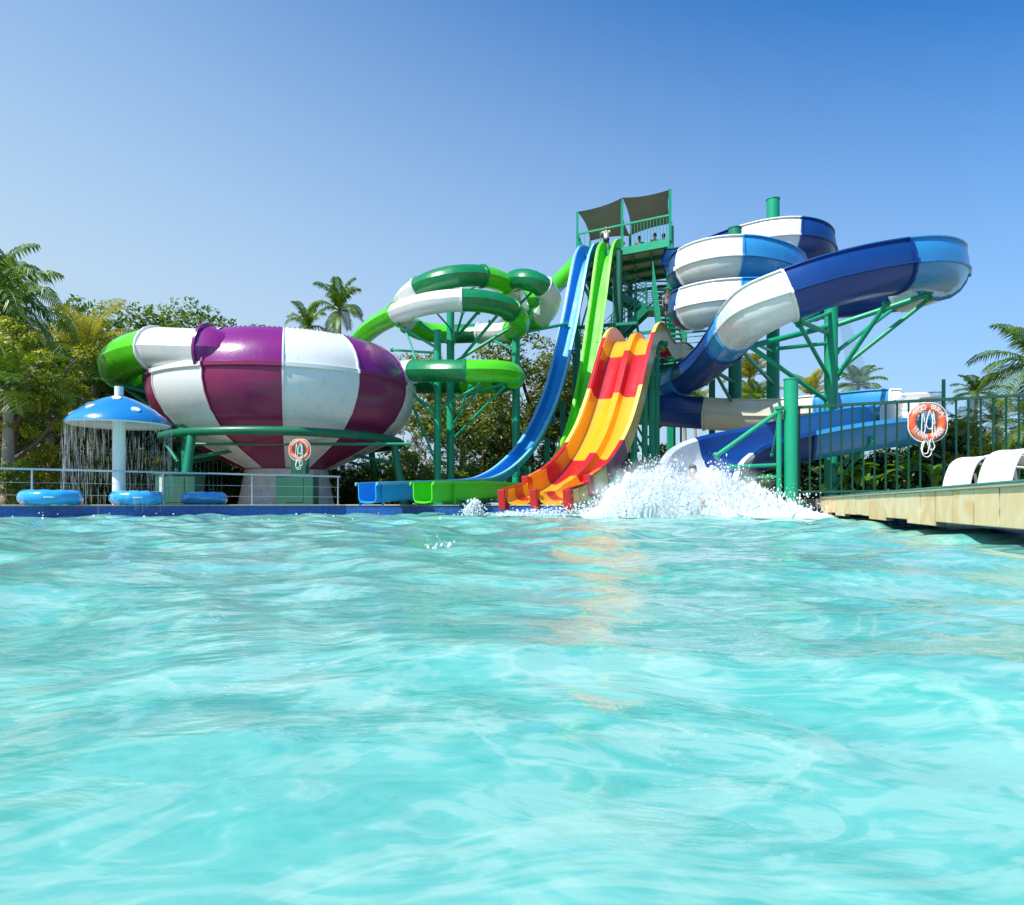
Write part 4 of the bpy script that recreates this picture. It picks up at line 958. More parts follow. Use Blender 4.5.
# foam at two lane slide end, small jet, dots on the water
pts = []; rd = []
for _ in range(1700):
    u = rs.uniform(-.8, 1.5); q = rfr[-1][0]; pts.append((q.x + u + rs.normal() * .08, q.y - .15 - abs(rs.normal()) * .28, .0 + abs(rs.normal()) * .05 * (1.5 + u))); rd.append(.004 + abs(rs.normal()) * .009)
blobs('foam', pts, rd, 'foam', 'line of foam where the striped slide enters the water', 'foam')
pts = []; rd = []
for _ in range(900):
    h_ = rs.beta(1.2, 2) * .42; q = P(474, 504, 16); pts.append((q.x + rs.normal() * .12 * (1.2 - h_ * 1.8), q.y + rs.normal() * .1, h_ - .02)); rd.append(.006 + abs(rs.normal()) * .010)
blobs('water_jet', pts, rd, 'foam', 'small jet of water left of the striped slide end', 'water jet')
pts = []; rd = []
for _ in range(40):
    cx = rs.choice([-9, -6, -3.6, -2.2, -7.5, -1, 1]); pts.append((cx + rs.normal() * 1.1, rs.uniform(8.5, 14), .05 + abs(rs.normal()) * .035)); rd.append(.006 + abs(rs.normal()) * .009)
for _ in range(26): pts.append((-.33 + rs.normal() * .035, 3.2 + rs.normal() * .1, .05 + abs(rs.normal()) * .02)); rd.append(.002 + abs(rs.normal()) * .004)
pts = [p for p in pts]; 
blobs('droplets', pts, rd, 'foam', 'scattered white flecks of spray on the choppy water', 'droplets')

# ------------------------------------------------------------------ mushroom fountain
mc = P(119, HY, 17.0); ms = thing('mushroom_fountain', (mc.x, mc.y, ZC), 'blue spotted mushroom fountain on a white stem dripping water', 'fountain')
mb = MB(); mb.cyl((mc.x, mc.y, ZC - .01), (mc.x, mc.y, 2.5), .15, .14, n=28); mb.build('stem', M['white'], ms, smooth=40)
zr = 2.18; mb = MB(); mb.lathe([(1.14, 0), (1.12, .07), (1.0, .20), (.82, .35), (.6, .49), (.38, .60), (.16, .68), (.1, .69)], (mc.x, mc.y, zr), 48); cap = mb.build('cap', M['cap_blue'], ms, smooth=60)
mb = MB(); mb.lathe([(1.14, 0), (1.09, -.03), (.9, .02), (.4, .08), (.1, .1)], (mc.x, mc.y, zr), 48); mb.build('cap_underside', M['white'], ms, smooth=60)
mb = MB(); mb.cyl((mc.x, mc.y, zr + .7), (mc.x, mc.y, zr + .92), .10, n=16); mb.build('finial', M['white'], ms, smooth=40)
for az, rr_ in ((-104, .86), (-38, .9), (-160, .66), (-68, .42), (40, .8), (110, .7), (-140, .98)):
    a = R(az); zz = zr + np.interp(rr_, [.1, .16, .38, .6, .82, 1.0, 1.12], [.69, .68, .60, .49, .35, .20, .07]); mb = MB()
    p = Vector((mc.x + rr_ * math.cos(a), mc.y + rr_ * math.sin(a), zz + .035)); nn = Vector((math.cos(a) * .55, math.sin(a) * .55, .85)).normalized()
    mb.cyl(p - nn * .07, p - nn * .010, .10, n=16); mb.build('spot', M['white'], cap)
pts = []; rd = []; el = []
for _ in range(1100):
    a = rs.uniform(0, 2 * math.pi); z = rs.uniform(.22, 2.15); q = 1.12 + rs.normal() * .03 + (2.15 - z) * .03
    pts.append((mc.x + q * math.cos(a), mc.y + q * math.sin(a), z)); rd.append(.0028 + abs(rs.normal()) * .0018); el.append((1, 1, rs.uniform(8, 60)))
blobs('falling_water', pts, rd, 'mist', 'veil of water dripping from the mushroom cap', 'falling water', np.array(el))

# ------------------------------------------------------------------ left railing
rl = thing('pool_railing', (-8, 17.5, ZC), 'low stainless steel wire railing along the left pool edge', 'railing')
ra = Vector((-13.4, 13.75, 0)); rb_ = Vector((-4.9, 19.95, 0)); RH = .80
mb = MB(); mb.cyl(at(ra, ZC + RH), at(rb_, ZC + RH), .024, n=10); mb.build('hand_rail', M['steel'], rl, smooth=40)
for h in (.22, .50):
    mb = MB(); mb.cyl(at(ra, ZC + h), at(rb_, ZC + h), .005, n=6); mb.build('wire', M['steel'], rl)
for px in (-60, 32, 163, 252, 338):
    # intersection of ray with the line
    k_ = (px - HX) / F; t = (k_ * ra.y - ra.x) / ((rb_.x - ra.x) - k_ * (rb_.y - ra.y)); p = ra.lerp(rb_, t); mb = MB(); mb.cyl(at(p, ZC), at(p, ZC + RH), .022, n=10); mb.cyl(at(p, ZC), at(p, ZC + .015), .05, n=12); mb.build('post', M['steel'], rl, smooth=40)
# ring tubes
def torus(mb, c, R1, r1, n1=40, n2=14, seg=None, wob=0, tilt=None):
    vs = []
    for i in range(n1):
        a = 2 * math.pi * i / n1
        for j in range(n2):
            b = 2 * math.pi * j / n2; rr_ = r1 * (1 + wob * math.cos(a * 10)); vs.append(Vector(((R1 + rr_ * math.cos(b)) * math.cos(a), (R1 + rr_ * math.cos(b)) * math.sin(a), rr_ * math.sin(b))))
    if tilt: vs = [tilt @ v for v in vs]
    mb.add([v + Vector(c) for v in vs], [(i * n2 + j, ((i + 1) % n1) * n2 + j, ((i + 1) % n1) * n2 + (j + 1) % n2, i * n2 + (j + 1) % n2) for i in range(n1) for j in range(n2)])
for (px, D, R1, lab) in ((51, 15.9, .47, 'largest blue inflatable swim ring, leftmost by the pool edge'), (137, 17.0, .43, 'blue inflatable swim ring at the foot of the mushroom stem'), (204, 18.6, .42, 'blue inflatable swim ring in front of the dark space under the bowl')):
    q = P(px, HY, D); root = thing('swim_ring', (q.x, q.y, ZC), lab, 'swim ring', 'blue swim rings on the terrace'); mb = MB(); torus(mb, (q.x, q.y, ZC + .17), R1, .17, wob=.05); ob = mb.build('ring_tube', M['vinyl'], root, smooth=60)
    for a in (R(-60), R(120)):
        mb = MB(); v = Vector((math.cos(a), math.sin(a), 0)); s_ = Vector((-v.y, v.x, 0)); c0 = Vector((q.x, q.y, ZC + .17)) + v * (R1 + .15)
        mb.tube([c0 - s_ * .1, c0 - s_ * .07 + v * .03, c0 + s_ * .07 + v * .03, c0 + s_ * .1], .012, n=6); mb.build('handle', M['white'], root)
# cabinets
for px, D, wd, lab in ((180, 19.9, 1.12, 'dark green cabinet behind the railing left of the bowl'), (297.5, 20.35, 1.08, 'dark green cabinet below the life ring under the bowl')):
    q = P(px, HY, D); root = thing('cabinet', (q.x, q.y, ZC), lab, 'cabinet', 'dark green cabinets'); mb = MB(); mb.box((q.x, q.y, ZC + .42), (wd, .6, .84)); mb.build('cabinet_body', M['cabinet'], root, bevel=.015)
    mb = MB(); mb.box((q.x, q.y, ZC + .86), (wd + .06, .66, .04)); mb.build('lid', M['cabinet'], root, bevel=.008)
    mb = MB(); mb.box((q.x, q.y - .31, ZC + .42), (.01 + wd * .46, .012, .7)); mb.build('door', M['cabinet'], root, bevel=.004)
q = P(161.5, HY, 18.9); o = thing('marker_post', (q.x, q.y, ZC), 'short white and green post beside the cabinet', 'post'); mb = MB(); mb.box((q.x, q.y, ZC + .40), (.10, .08, .80)); mb.build('post', M['post2'], o, bevel=.01); mb = MB(); mb.box((q.x, q.y - .045, ZC + .42), (.07, .01, .64)); mb.build('white_board', M['white'], o)

# ------------------------------------------------------------------ life rings
def text_mesh(ch, size):
    cu = bpy.data.curves.new('t', 'FONT'); cu.body = ch; cu.size = size; cu.extrude = .003; cu.align_x = 'CENTER'; cu.align_y = 'CENTER'; cu.resolution_u = 3
    o = bpy.data.objects.new('t', cu); COL.objects.link(o); dg = bpy.context.evaluated_depsgraph_get(); dg.update(); me = bpy.data.meshes.new_from_object(o.evaluated_get(dg)); bpy.data.objects.remove(o); return me
def life_ring(c, R1, r1, yaw, label, words):
    root = thing('life_ring', c, label, 'life ring'); rot = Matrix.Rotation(R(90), 3, 'X')
    mb = MB(); torus(mb, (0, 0, 0), R1, r1, 48, 16, tilt=rot); ob = mb.build('ring', M['ring_orange'], None, smooth=60); ob.parent = root
    for a0, a1 in ((100, 150), (18, 82), (205, 262), (278, 335)):
        pts = [(Vector((math.cos(R(a0 + (a1 - a0) * i / 12)) * R1, 0, math.sin(R(a0 + (a1 - a0) * i / 12)) * R1))) for i in range(13)]
        mb = MB(); mb.tube(pts, r1 * 1.03, n=16); b = mb.build('white_band', M['lettering'] if False else M['band_pink'], None, smooth=60); b.parent = ob
    for word, ac, spread in words:
        k_ = len(word)
        for i, ch in enumerate(word):
            top_ = ac < 180
            a = R(ac - (i - (k_ - 1) / 2) * spread * (1 if top_ else -1)); me = text_mesh(ch, r1 * 1.75); me.materials.clear(); me.materials.append(M['lettering'])
            o = bpy.data.objects.new('letter', me); COL.objects.link(o); o.parent = ob
            p = Vector((math.cos(a) * R1, -r1 * 1.06, math.sin(a) * R1)); ang = (a - R(90)) if top_ else (a + R(90))
            o.matrix_local = Matrix.Translation(p) @ Matrix.Rotation(-ang, 4, 'Y') @ Matrix.Rotation(R(90), 4, 'X')
    # grab line round the ring and coiled rope inside/below
    mb = MB(); pts = []
    for i in range(48):
        a = 2 * math.pi * i / 48; q = R1 + r1 * (1.1 + .45 * abs(math.sin(2 * a))); pts.append((q * math.cos(a), -.02, q * math.sin(a)))
    mb.tube(pts, .012, n=6, closed=True); b = mb.build('grab_line', M['rope'], None, smooth=60); b.parent = root
    rr2 = random.Random(4)
    for k_ in range(6):
        mb = MB(); q = R1 / .27; pts = []; cx = (-.09, .02, .08, -.03, .05, -.06)[k_] * q; w_ = (.05, .09, .04, .12, .07, .10)[k_] * q; zt_ = (.2, .22, .19, -.24, -.26, -.25)[k_] * q; zb_ = (-.2, -.12, -.26, -.62, -.50, -.56)[k_] * q
        for i in range(30):
            a = 2 * math.pi * i / 30; pts.append((cx + w_ * math.cos(a) * (.55 - .45 * math.sin(a)) + rr2.uniform(-.006, .006), -.045 - .012 * k_ % .03, (zt_ + zb_) / 2 + (zt_ - zb_) / 2 * math.sin(a)))
        mb.tube(pts, .010, n=6, closed=True); b = mb.build('rope_coil', M['rope'], None, smooth=60); b.parent = root
    root.rotation_euler = (0, 0, yaw)
    return root
M['band_pink'] = paint('ring_band', (.86, .30, .20), .5, dirt=.05)
lr = life_ring(P(927, 422.5, 13.9), .30, .075, R(0), 'orange life ring with white rope hanging on the pool fence', [('GO', 120, 17), ('BULA', 55, 15), ('WATER', 235, 12), ('PARK', 308, 14)])
lr2 = life_ring(P(300, 450, 20.5), .25, .055, 0, 'small red and white life ring on the cabinet post under the bowl', [])
# ------------------------------------------------------------------ right fence
fn = thing('pool_fence', (8, 14.6, ZD), 'dark green steel bar fence behind the raised deck', 'fence')
fa = Vector((P(779, HY, 15.6).x, 15.6, 0)); fb = Vector(((1100 - HX) / F * 13.2, 13.2, 0)); zt = 2.13 + EYE
M['fence'] = paint('fence_green', (0.002, 0.06, 0.035), .4)
l = (fb - fa).length; nb = int(l / .205)
mb = MB(); mb.bar(at(fa, zt), at(fb, zt), .05, .06); mb.build('top_rail', M['fence'], fn)
mb = MB(); mb.bar(at(fa, ZD + .12), at(fb, ZD + .12), .05, .05); mb.build('bottom_rail', M['fence'], fn)
br = None
for i in range(nb + 1):
    p = fa.lerp(fb, i / nb)
    if br is None:
        mb = MB(); mb.bar((0, 0, ZD + .0), (0, 0, zt - .03), .03); br = mb.build('bar', M['fence'], fn); o = br
    else: o = br.copy(); COL.objects.link(o); o.parent = fn
    o.location = p - Vector(fn.location); o.location.z = -fn.location.z
for px in (946,):
    k_ = (px - HX) / F; t = (k_ * fa.y - fa.x) / ((fb.x - fa.x) - k_ * (fb.y - fa.y)); p = fa.lerp(fb, t) + Vector((0, .08, 0)); mb = MB(); mb.bar(at(p, ZD), at(p, 2.38 + .42), .05); mb.build('tall_post', M['fence'], fn)
# back-left fence
fn2 = thing('park_fence', (-11, 24, ZC), 'dark bar fence in front of the trees on the left', 'fence'); mb = MB()
pa = Vector((-17.5, 20.5, 0)); pb = Vector((-10.2, 24.6, 0)); mb.bar(at(pa, 2.0), at(pb, 2.0), .05); mb.bar(at(pa, .4), at(pb, .4), .05); mb.build('rail', M['fence'], fn2)
mb = MB(); nb2 = 62
for i in range(nb2): mb.bar(at(pa.lerp(pb, i / (nb2 - 1)), ZC), at(pa.lerp(pb, i / (nb2 - 1)), 2.0), .025)
mb.build('bars', M['fence'], fn2)
# ------------------------------------------------------------------ loungers
def lounger(X, Y, label):
    root = thing('sun_lounger', (X, Y, ZD), label, 'sun lounger', 'white sling loungers on the deck'); w_ = .60
    prof = [(0, 0.02), (.02, .16), (.06, .32), (.11, .44), (.17, .52), (.27, .565), (.42, .575), (.7, .57), (.95, .545), (1.3, .48), (1.8, .36), (2.0, .34)]
    seq = smoothed(catmull([Vector((X + a, Y + w_ / 2, ZD + b)) for a, b in prof], .05), 2); mb = MB(); vs = []
    pts = [p for p, _ in seq]
    n_ = len(pts); vs = [(p.x, Y + .02, p.z) for p in pts] + [(p.x, Y + w_ - .02, p.z) for p in pts]; vs += [(v[0] + .008, v[1], v[2] - .012) for v in vs]
    fs = [(i, i + 1, n_ + i + 1, n_ + i) for i in range(n_ - 1)] + [(2 * n_ + i, 3 * n_ + i, 3 * n_ + i + 1, 2 * n_ + i + 1) for i in range(n_ - 1)]
    mb.add(vs, fs); mb.build('sling', M['sling'], root, smooth=60)
    for yy in (Y, Y + w_):
        mb = MB(); mb.tube([(p.x, yy, p.z - .01) for p in pts], .022, n=10); mb.build('frame_rail', M['white'], root, smooth=60)
    for xx in (.55, 1.9):
        for yy in (Y, Y + w_): mb = MB(); mb.cyl((X + xx, yy, ZD), (X + xx - .05, yy, ZD + .33), .02, n=8); mb.build('leg', M['white'], root)
    mb = MB(); mb.cyl((X + .2, Y + .05, ZD + .45), (X + 1.9, Y + .05, ZD + .30), .018, n=8); mb.build('side_rail', M['white'], root)
lounger(6.32, 8.9, 'nearest white sling lounger on the deck, rightmost')
lounger(6.74, 10.35, 'farther white sling lounger on the deck, beside the life ring')
# rocks on coping near the fence end
rr_ = random.Random(9); 
for i, (px, D) in enumerate(((747, 16.35), (762, 16.5), (782, 16.4), (800, 16.45), (815, 16.5))):
    bm = bmesh.new(); bmesh.ops.create_icosphere(bm, subdivisions=3, radius=1)
    for v in bm.verts:
        q = 1 + .35 * mnoise.noise(v.co * 1.3 + Vector((i * 7, 0, 0))); v.co = Vector((v.co.x * .24 * q, v.co.y * .16 * q, v.co.z * .07 * q))
    me = bpy.data.meshes.new('rock'); bm.to_mesh(me); bm.free(); me.materials.append(M['rock']); o = bpy.data.objects.new('rock', me); COL.objects.link(o); p = P(px, HY, D); o.location = (p.x, p.y, ZC + .03)
    tag(o, 'flat sandy rock on the coping beside the splash', 'rock', 'flat rocks on the coping by the short column')
# tall net strip
q0, q1 = P(851, 398, 26), P(877, 398, 26); t0, t1 = P(838, 312, 26), P(846, 312, 26)
mb = MB(); mb.quadbox([q0, q1, t1, t0] + [v + Vector((0, .02, 0)) for v in (q0, q1, t1, t0)]); 
nz_ = mb.build('safety_net', M['net'], None, loc=q0); tag(nz_, 'pale see-through strip of netting rising behind the blue flume', 'net')
# white box roof behind flume
# ------------------------------------------------------------------ vegetation
def np_mesh(name, V, Fq, mat):
    me = bpy.data.meshes.new(name); k_ = Fq.shape[1]; me.vertices.add(len(V)); me.vertices.foreach_set('co', V.astype(np.float32).ravel()); me.loops.add(Fq.size); me.loops.foreach_set('vertex_index', Fq.ravel().astype(np.int32))
    me.polygons.add(len(Fq)); me.polygons.foreach_set('loop_start', (np.arange(len(Fq)) * k_).astype(np.int32)); me.polygons.foreach_set('loop_total', np.full(len(Fq), k_, np.int32)); me.update(calc_edges=True); me.materials.append(mat); return me
def leaf_cloud(rs, centers, radii, per, size, flat=.6):
    n_ = len(centers) * per
    c = np.repeat(np.array(centers), per, 0); r_ = np.repeat(np.array(radii), per)
    d = rs.normal(size=(n_, 3)); d /= np.linalg.norm(d, axis=1)[:, None]; rad = r_ * rs.uniform(.35, 1.05, n_) ** .6
    p = c + d * rad[:, None] * np.array([1, 1, flat])
    nrm = d * .6 + rs.normal(size=(n_, 3)) * .6 + np.array([0, 0, .5]); nrm /= np.linalg.norm(nrm, axis=1)[:, None]
    a = np.cross(nrm, rs.normal(size=(n_, 3))); a /= np.linalg.norm(a, axis=1)[:, None]; b = np.cross(nrm, a)
    s = size * rs.uniform(.6, 1.4, n_)[:, None]
    V = np.stack([p - a * s, p - b * s * .42 + nrm * s * .12, p + a * s, p + b * s * .42 + nrm * s * .12], 1).reshape(-1, 3)
    return V, np.arange(n_ * 4).reshape(-1, 4)
def tree_mesh(seed, H, CR, nclump, per, size, crown_lo=.35, mat='leaf', bark='bark', crowns=None, thin=1.0, flat=.62):
    """returns (crown mesh, trunk mesh)"""
    rs = np.random.RandomState(seed); rr = random.Random(seed); mb = MB()
    lean = Vector((rr.uniform(-.05, .05) * H, rr.uniform(-.05, .05) * H, 0)); tips = []
    tb = [Vector((0, 0, 0)), Vector((rr.uniform(-.1, .1), 0, H * .2)), lean * .6 + Vector((0, 0, H * .45)), lean + Vector((0, 0, H * .7))]
    tp = [p for p, _ in catmull(tb, .4)]; k0 = len(tp); r0 = .035 * H * thin
    mb.tube(tp, 1, n=8, rr=[r0 * (1 - .75 * i / k0) for i in range(k0)])
    for i in range(11):
        t = rr.uniform(.3, 1); b0 = tp[int(t * (k0 - 1))]; a = rr.uniform(0, 6.28); l = CR * rr.uniform(.6, 1.0); e = b0 + Vector((math.cos(a) * l, math.sin(a) * l, H * rr.uniform(.12, .34))); e.z = min(e.z, H * .95)
        m_ = b0.lerp(e, .5) + Vector((0, 0, -.08 * l + rr.uniform(-.2, .2))); pp_ = [p for p, _ in catmull([b0, m_, e], .5)]; mb.tube(pp_, 1, n=6, rr=[r0 * .38 * (1 - .8 * q / len(pp_)) for q in range(len(pp_))]); tips.append(e); tips.append(m_)
    cs = []; rad = []
    for i in range(nclump):
        if rr.random() < .45:
            t = rr.choice(tips); c = t + Vector((rr.gauss(0, .3), rr.gauss(0, .3), rr.gauss(.1, .25))) * CR * .45
        else:
            a = rr.uniform(0, 6.28); u = rr.uniform(-1, 1); q = rr.uniform(.55, 1.0); hz = H * (1 + crown_lo) / 2; hh = H * (1 - crown_lo) / 2
            s = math.sqrt(max(0, 1 - u * u)); c = Vector((math.cos(a) * CR * s * q, math.sin(a) * CR * s * q, hz + hh * u * q)) + lean * .8
        c.z = max(H * crown_lo * .8, c.z); cs.append(c[:]); rad.append(CR * rr.uniform(.10, .24))
    V, Fq = leaf_cloud(rs, cs, rad, per, size, flat)
    cm = np_mesh('crown', V, Fq, M[mat]); me = bpy.data.meshes.new('trunk'); me.from_pydata(mb.v, [], mb.f); me.materials.append(M[bark]); me.polygons.foreach_set('use_smooth', [True] * len(me.polygons))
    return cm, me
def palm_mesh(seed, H, FLen, nf, mat='palm', up=1.0, nl=26, lw=.035, droop=1.0, bark='bark_pale', lean=.06, trunk_r=.13):
    rr = random.Random(seed); mb = MB(); tk = MB()
    lx, ly = rr.uniform(-lean, lean) * H, rr.uniform(-lean, lean) * H
    tp = [Vector((lx * (t ** 1.6), ly * (t ** 1.6), H * t)) for t in [i / 14 for i in range(15)]]
    tk.tube(tp, 1, n=10, rr=[trunk_r * (1.25 - .5 * i / 14 + .05 * (i % 2)) for i in range(15)])
    top = tp[-1]
    for i in range(nf):
        az = i * 2.399 + rr.uniform(-.2, .2); el = R(78 - 105 * (i / nf) ** .9 * droop) * up + rr.uniform(-.1, .1); l = FLen * rr.uniform(.8, 1.05)
        h = Vector((math.cos(az), math.sin(az), 0)); p = top.copy(); d_el = el; pts = []; seg = 12; side = Vector((-h.y, h.x, 0))
        for k in range(seg + 1):
            pts.append(p.copy()); p = p + (h * math.cos(d_el) + Vector((0, 0, math.sin(d_el)))) * (l / seg); d_el -= (R(105) * droop / seg) * (.35 + 1.2 * k / seg) * (.75 + .3 * abs(math.cos(el)))
        mb.tube(pts, 1, n=4, rr=[.022 * (1 - .8 * k / seg) for k in range(seg + 1)])
        for k in range(nl):
            t = .10 + .9 * k / nl; q = t * seg; a = int(min(q, seg - 1)); pos = pts[a].lerp(pts[a + 1], q - a); tn = (pts[a + 1] - pts[a]).normalized(); upv = side.cross(tn).normalized()
            if upv.z < 0: upv = -upv
            ll = FLen * .30 * math.sin(math.pi * (.12 + .80 * t)) * rr.uniform(.85, 1.1)
            for sg in (-1, 1):
                dr = (side * sg * .8 + tn * .55 + upv * .15).normalized(); m1 = pos + dr * ll * .55; e = pos + dr * ll + Vector((0, 0, -ll * (.35 + .25 * rr.random()) * droop)); wv_ = tn * lw
                mb.add([pos - wv_ * .5, pos + wv_ * .5, m1 + wv_ * .8 + Vector((0, 0, -.05 * ll)), m1 - wv_ * .8 + Vector((0, 0, -.05 * ll)), e], [(0, 1, 2, 3), (3, 2, 4)])
    cm = bpy.data.meshes.new('fronds'); cm.from_pydata(mb.v, [], mb.f); cm.materials.append(M[mat]); cm.update()
    me = bpy.data.meshes.new('trunk'); me.from_pydata(tk.v, [], tk.f); me.materials.append(M[bark]); me.polygons.foreach_set('use_smooth', [True] * len(me.polygons)); return cm, me
def place(name, meshes, px, D, ztop_py, H, label, cat, grp, names=('crown', 'trunk'), rz=0, base=None, sx=1.0):
    """scale so its nominal height H reaches the picture height ztop_py at distance D"""
    q = P(px, ztop_py, D); s = (q.z - ZC) / H if ztop_py is not None else 1
    root = thing(name, (q.x, q.y, ZC - .02), label, cat, grp); root.rotation_euler = (0, 0, rz); root.scale = (s * sx, s * sx, s)
    for nm, me in zip(names, meshes):
        o = bpy.data.objects.new(nm, me); COL.objects.link(o); o.parent = root
    return root
T = {}
T['a'] = tree_mesh(1, 8, 2.9, 150, 75, .10, mat='leaf'); T['b'] = tree_mesh(2, 8, 2.6, 85, 75, .10, mat='leaf_y', crown_lo=.25)
T['c'] = tree_mesh(3, 8, 3.3, 230, 85, .095, mat='leaf_o', crown_lo=.28, thin=.9); T['d'] = tree_mesh(4, 6, 2.8, 120, 80, .09, mat='leaf_d', crown_lo=.03, flat=.8)
T['e'] = tree_mesh(5, 8, 3.0, 42, 60, .10, mat='leaf', crown_lo=.5, thin=.7); T['f'] = tree_mesh(6, 3, 1.7, 85, 80, .075, mat='leaf_y', crown_lo=.03, flat=.8)
T['g'] = tree_mesh(8, 3, 1.8, 85, 80, .075, mat='leaf', crown_lo=.02, flat=.8)
T['h'] = tree_mesh(9, 8, 2.2, 40, 60, .09, mat='leaf_o', crown_lo=.35, thin=.6, bark='bark_pale')
PA = palm_mesh(1, 6, 2.9, 18, 'palm', nl=28, lw=.05); PB = palm_mesh(2, 6, 2.6, 17, 'palm_y', droop=.8); PC = palm_mesh(3, 4, 2.7, 22, 'palm', droop=.9, trunk_r=.18); PD = palm_mesh(4, 8, 2.3, 16, 'palm', nl=20, lw=.06, droop=.85)
PE = palm_mesh(5, 8, 2.2, 14, 'palm_y', nl=20, lw=.06, up=1.05, droop=.6)
GT = 'trees behind the slides'; GP = 'palms around the water park'; fn_ = ('fronds', 'trunk')
def tr(k, px, D, py, label, rz=0., sx=1., H=None): place('tree', T[k], px, D, py, H or {'a': 8.2, 'b': 8.2, 'c': 8.2, 'd': 6.1, 'e': 8.3, 'f': 3.1, 'g': 3.1, 'h': 8.2}[k], label, 'tree', GT, rz=rz, sx=sx)
def bu(k, px, D, py, label, rz=0., sx=1.): place('bush', T[k], px, D, py, {'d': 6.1, 'f': 3.1, 'g': 3.1}[k], label, 'bush', 'bushes behind the pool', names=('foliage', 'stem'), rz=rz, sx=sx)
def pm(m, px, D, py, H, label, rz=0., sx=1.): place('palm_tree', m, px, D, py, H, label, 'palm tree', GP, names=fn_, rz=rz, sx=sx)
pm(PA, -4, 21.5, 300, 6, 'tall coconut palm at the far left edge, its fronds highest there', .4, .72); pm(PA, 20, 24.5, 312, 6, 'second coconut palm from the left with an arching pale frond', 1.9, .7)
pm(PC, 52, 22.0, 408, 4, 'low bushy palm with drooping fronds left of the mushroom', .9, .95); pm(PC, 8, 19.5, 392, 4, 'low spreading palm at the left edge below the tall palm', 2.5)
pm(PB, 84, 28, 345, 6, 'yellow-green palm between the low palm and the mushroom cap', 1.2); pm(PC, 92, 27.5, 385, 4, 'dark fronded palm behind the mushroom cap', 3.9); pm(PB, 140, 28.5, 405, 6, 'short yellow-tipped palm under the green inlet tube', 2.2)
tr('b', 12, 19.9, 322, 'yellow-green tree with dense crown behind the left palms', 1.); tr('b', 56, 24.0, 352, 'yellow-green tree behind the low drooping palm', 3.); tr('a', 105, 33, 300, 'loose green tree whose thin top rises above the mushroom', 2.); tr('e', 84, 33, 302, 'sparse tree with sky showing through, above the low palm', .5)
tr('a', 178, 34, 303, 'green tree rising behind the left end of the bowl', 4.); tr('e', 205, 33, 297, 'airy tree top just above the white inlet of the bowl', 2.8); tr('e', 150, 31, 318, 'small sparse tree above the green inlet tube', 5); tr('c', 150, 30, 345, 'olive tree behind the green inlet tube', 5.2)
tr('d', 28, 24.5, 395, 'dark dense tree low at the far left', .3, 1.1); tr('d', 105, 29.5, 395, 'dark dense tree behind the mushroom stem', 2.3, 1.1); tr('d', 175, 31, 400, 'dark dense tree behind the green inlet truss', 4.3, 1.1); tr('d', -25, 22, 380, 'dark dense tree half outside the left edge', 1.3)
bu('g', 8, 18.8, 455, 'round green bush at the left edge behind the railing', 1); bu('f', 40, 21, 448, 'yellow-green bush behind the leftmost swim ring', 2); bu('g', 88, 22, 450, 'green bush behind the falling water', 3); bu('f', 140, 25.4, 448, 'yellow-green bush behind the dark bar fence', 4); bu('d', 165, 27, 440, 'dark bush right of the mushroom stem', 5)
tr('d', 235, 33, 410, 'dark dense tree behind the bowl legs, left', 2.9, 1.2); tr('d', 330, 34, 405, 'dark dense tree behind the bowl legs, right', .9, 1.2)
pm(PD, 306, 40, 330, 8, 'palm with upright fronds peeking over the white bowl panel', 1.1, .5); pm(PD, 343, 38, 312, 8, 'dark palm above the right purple panel of the bowl', .2, .6)
tr('c', 530, 35, 338, 'large olive-brown tree behind the right tube column', 1.7, 1.12); tr('c', 462, 37, 352, 'olive tree behind the middle tube columns', 4.4); tr('h', 405, 34, 415, 'thin pale-trunked tree right of the bowl', .6); tr('h', 425, 31, 420, 'second thin pale-trunked tree left of the tube columns', 2.6); tr('h', 555, 37, 385, 'thin olive tree between the blue slide and the right tube column', 4.6)
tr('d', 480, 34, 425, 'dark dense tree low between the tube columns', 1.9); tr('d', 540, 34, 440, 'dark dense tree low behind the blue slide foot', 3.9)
bu('g', 392, 29, 462, 'green bush just right of the bowl leg', 1); bu('f', 430, 29, 470, 'yellow-green bush behind the left tube column', 2); bu('g', 470, 30, 463, 'green bush behind the middle tube column', 3); bu('f', 510, 29.5, 468, 'yellow-green bush at the foot of the right tube column', 4); bu('g', 560, 31, 460, 'green bush behind the foot of the green slide', 5.2)
bu('g', 610, 34, 455, 'green bush behind the striped slide', .7); bu('d', 655, 33, 452, 'dark bush behind the striped slide posts', 1.7); bu('g', 700, 30, 440, 'green bush under the cream flume section, left', 2.2); bu('f', 735, 29, 447, 'yellow-green bush under the cream flume section, right', 3.3); bu('d', 770, 27, 445, 'dark bush behind the splash', 4.4)
for i, (px, py, D, m, H, lab) in enumerate(((686, 395, 62, PD, 8, 'small far palm beside the steep navy flume'), (697, 404, 70, PE, 8, 'tiny far palm low beside the dark green column'), (752, 378, 58, PE, 8, 'far palm between the two left flume columns, upper'), (761, 398, 50, PD, 8, 'far palm between the two left flume columns, lower'), (744, 401, 66, PE, 8, 'far palm touching the dark green column'), (812, 394, 56, PE, 8, 'far yellowish palm between the short column and the right column'), (851, 386, 52, PD, 8, 'far palm behind the netting strip'), (974, 392, 30, PD, 8, 'mid-distance palm peeking over the fence at the right'))):
    pm(m, px, D, py, H, lab, i * 1.3)
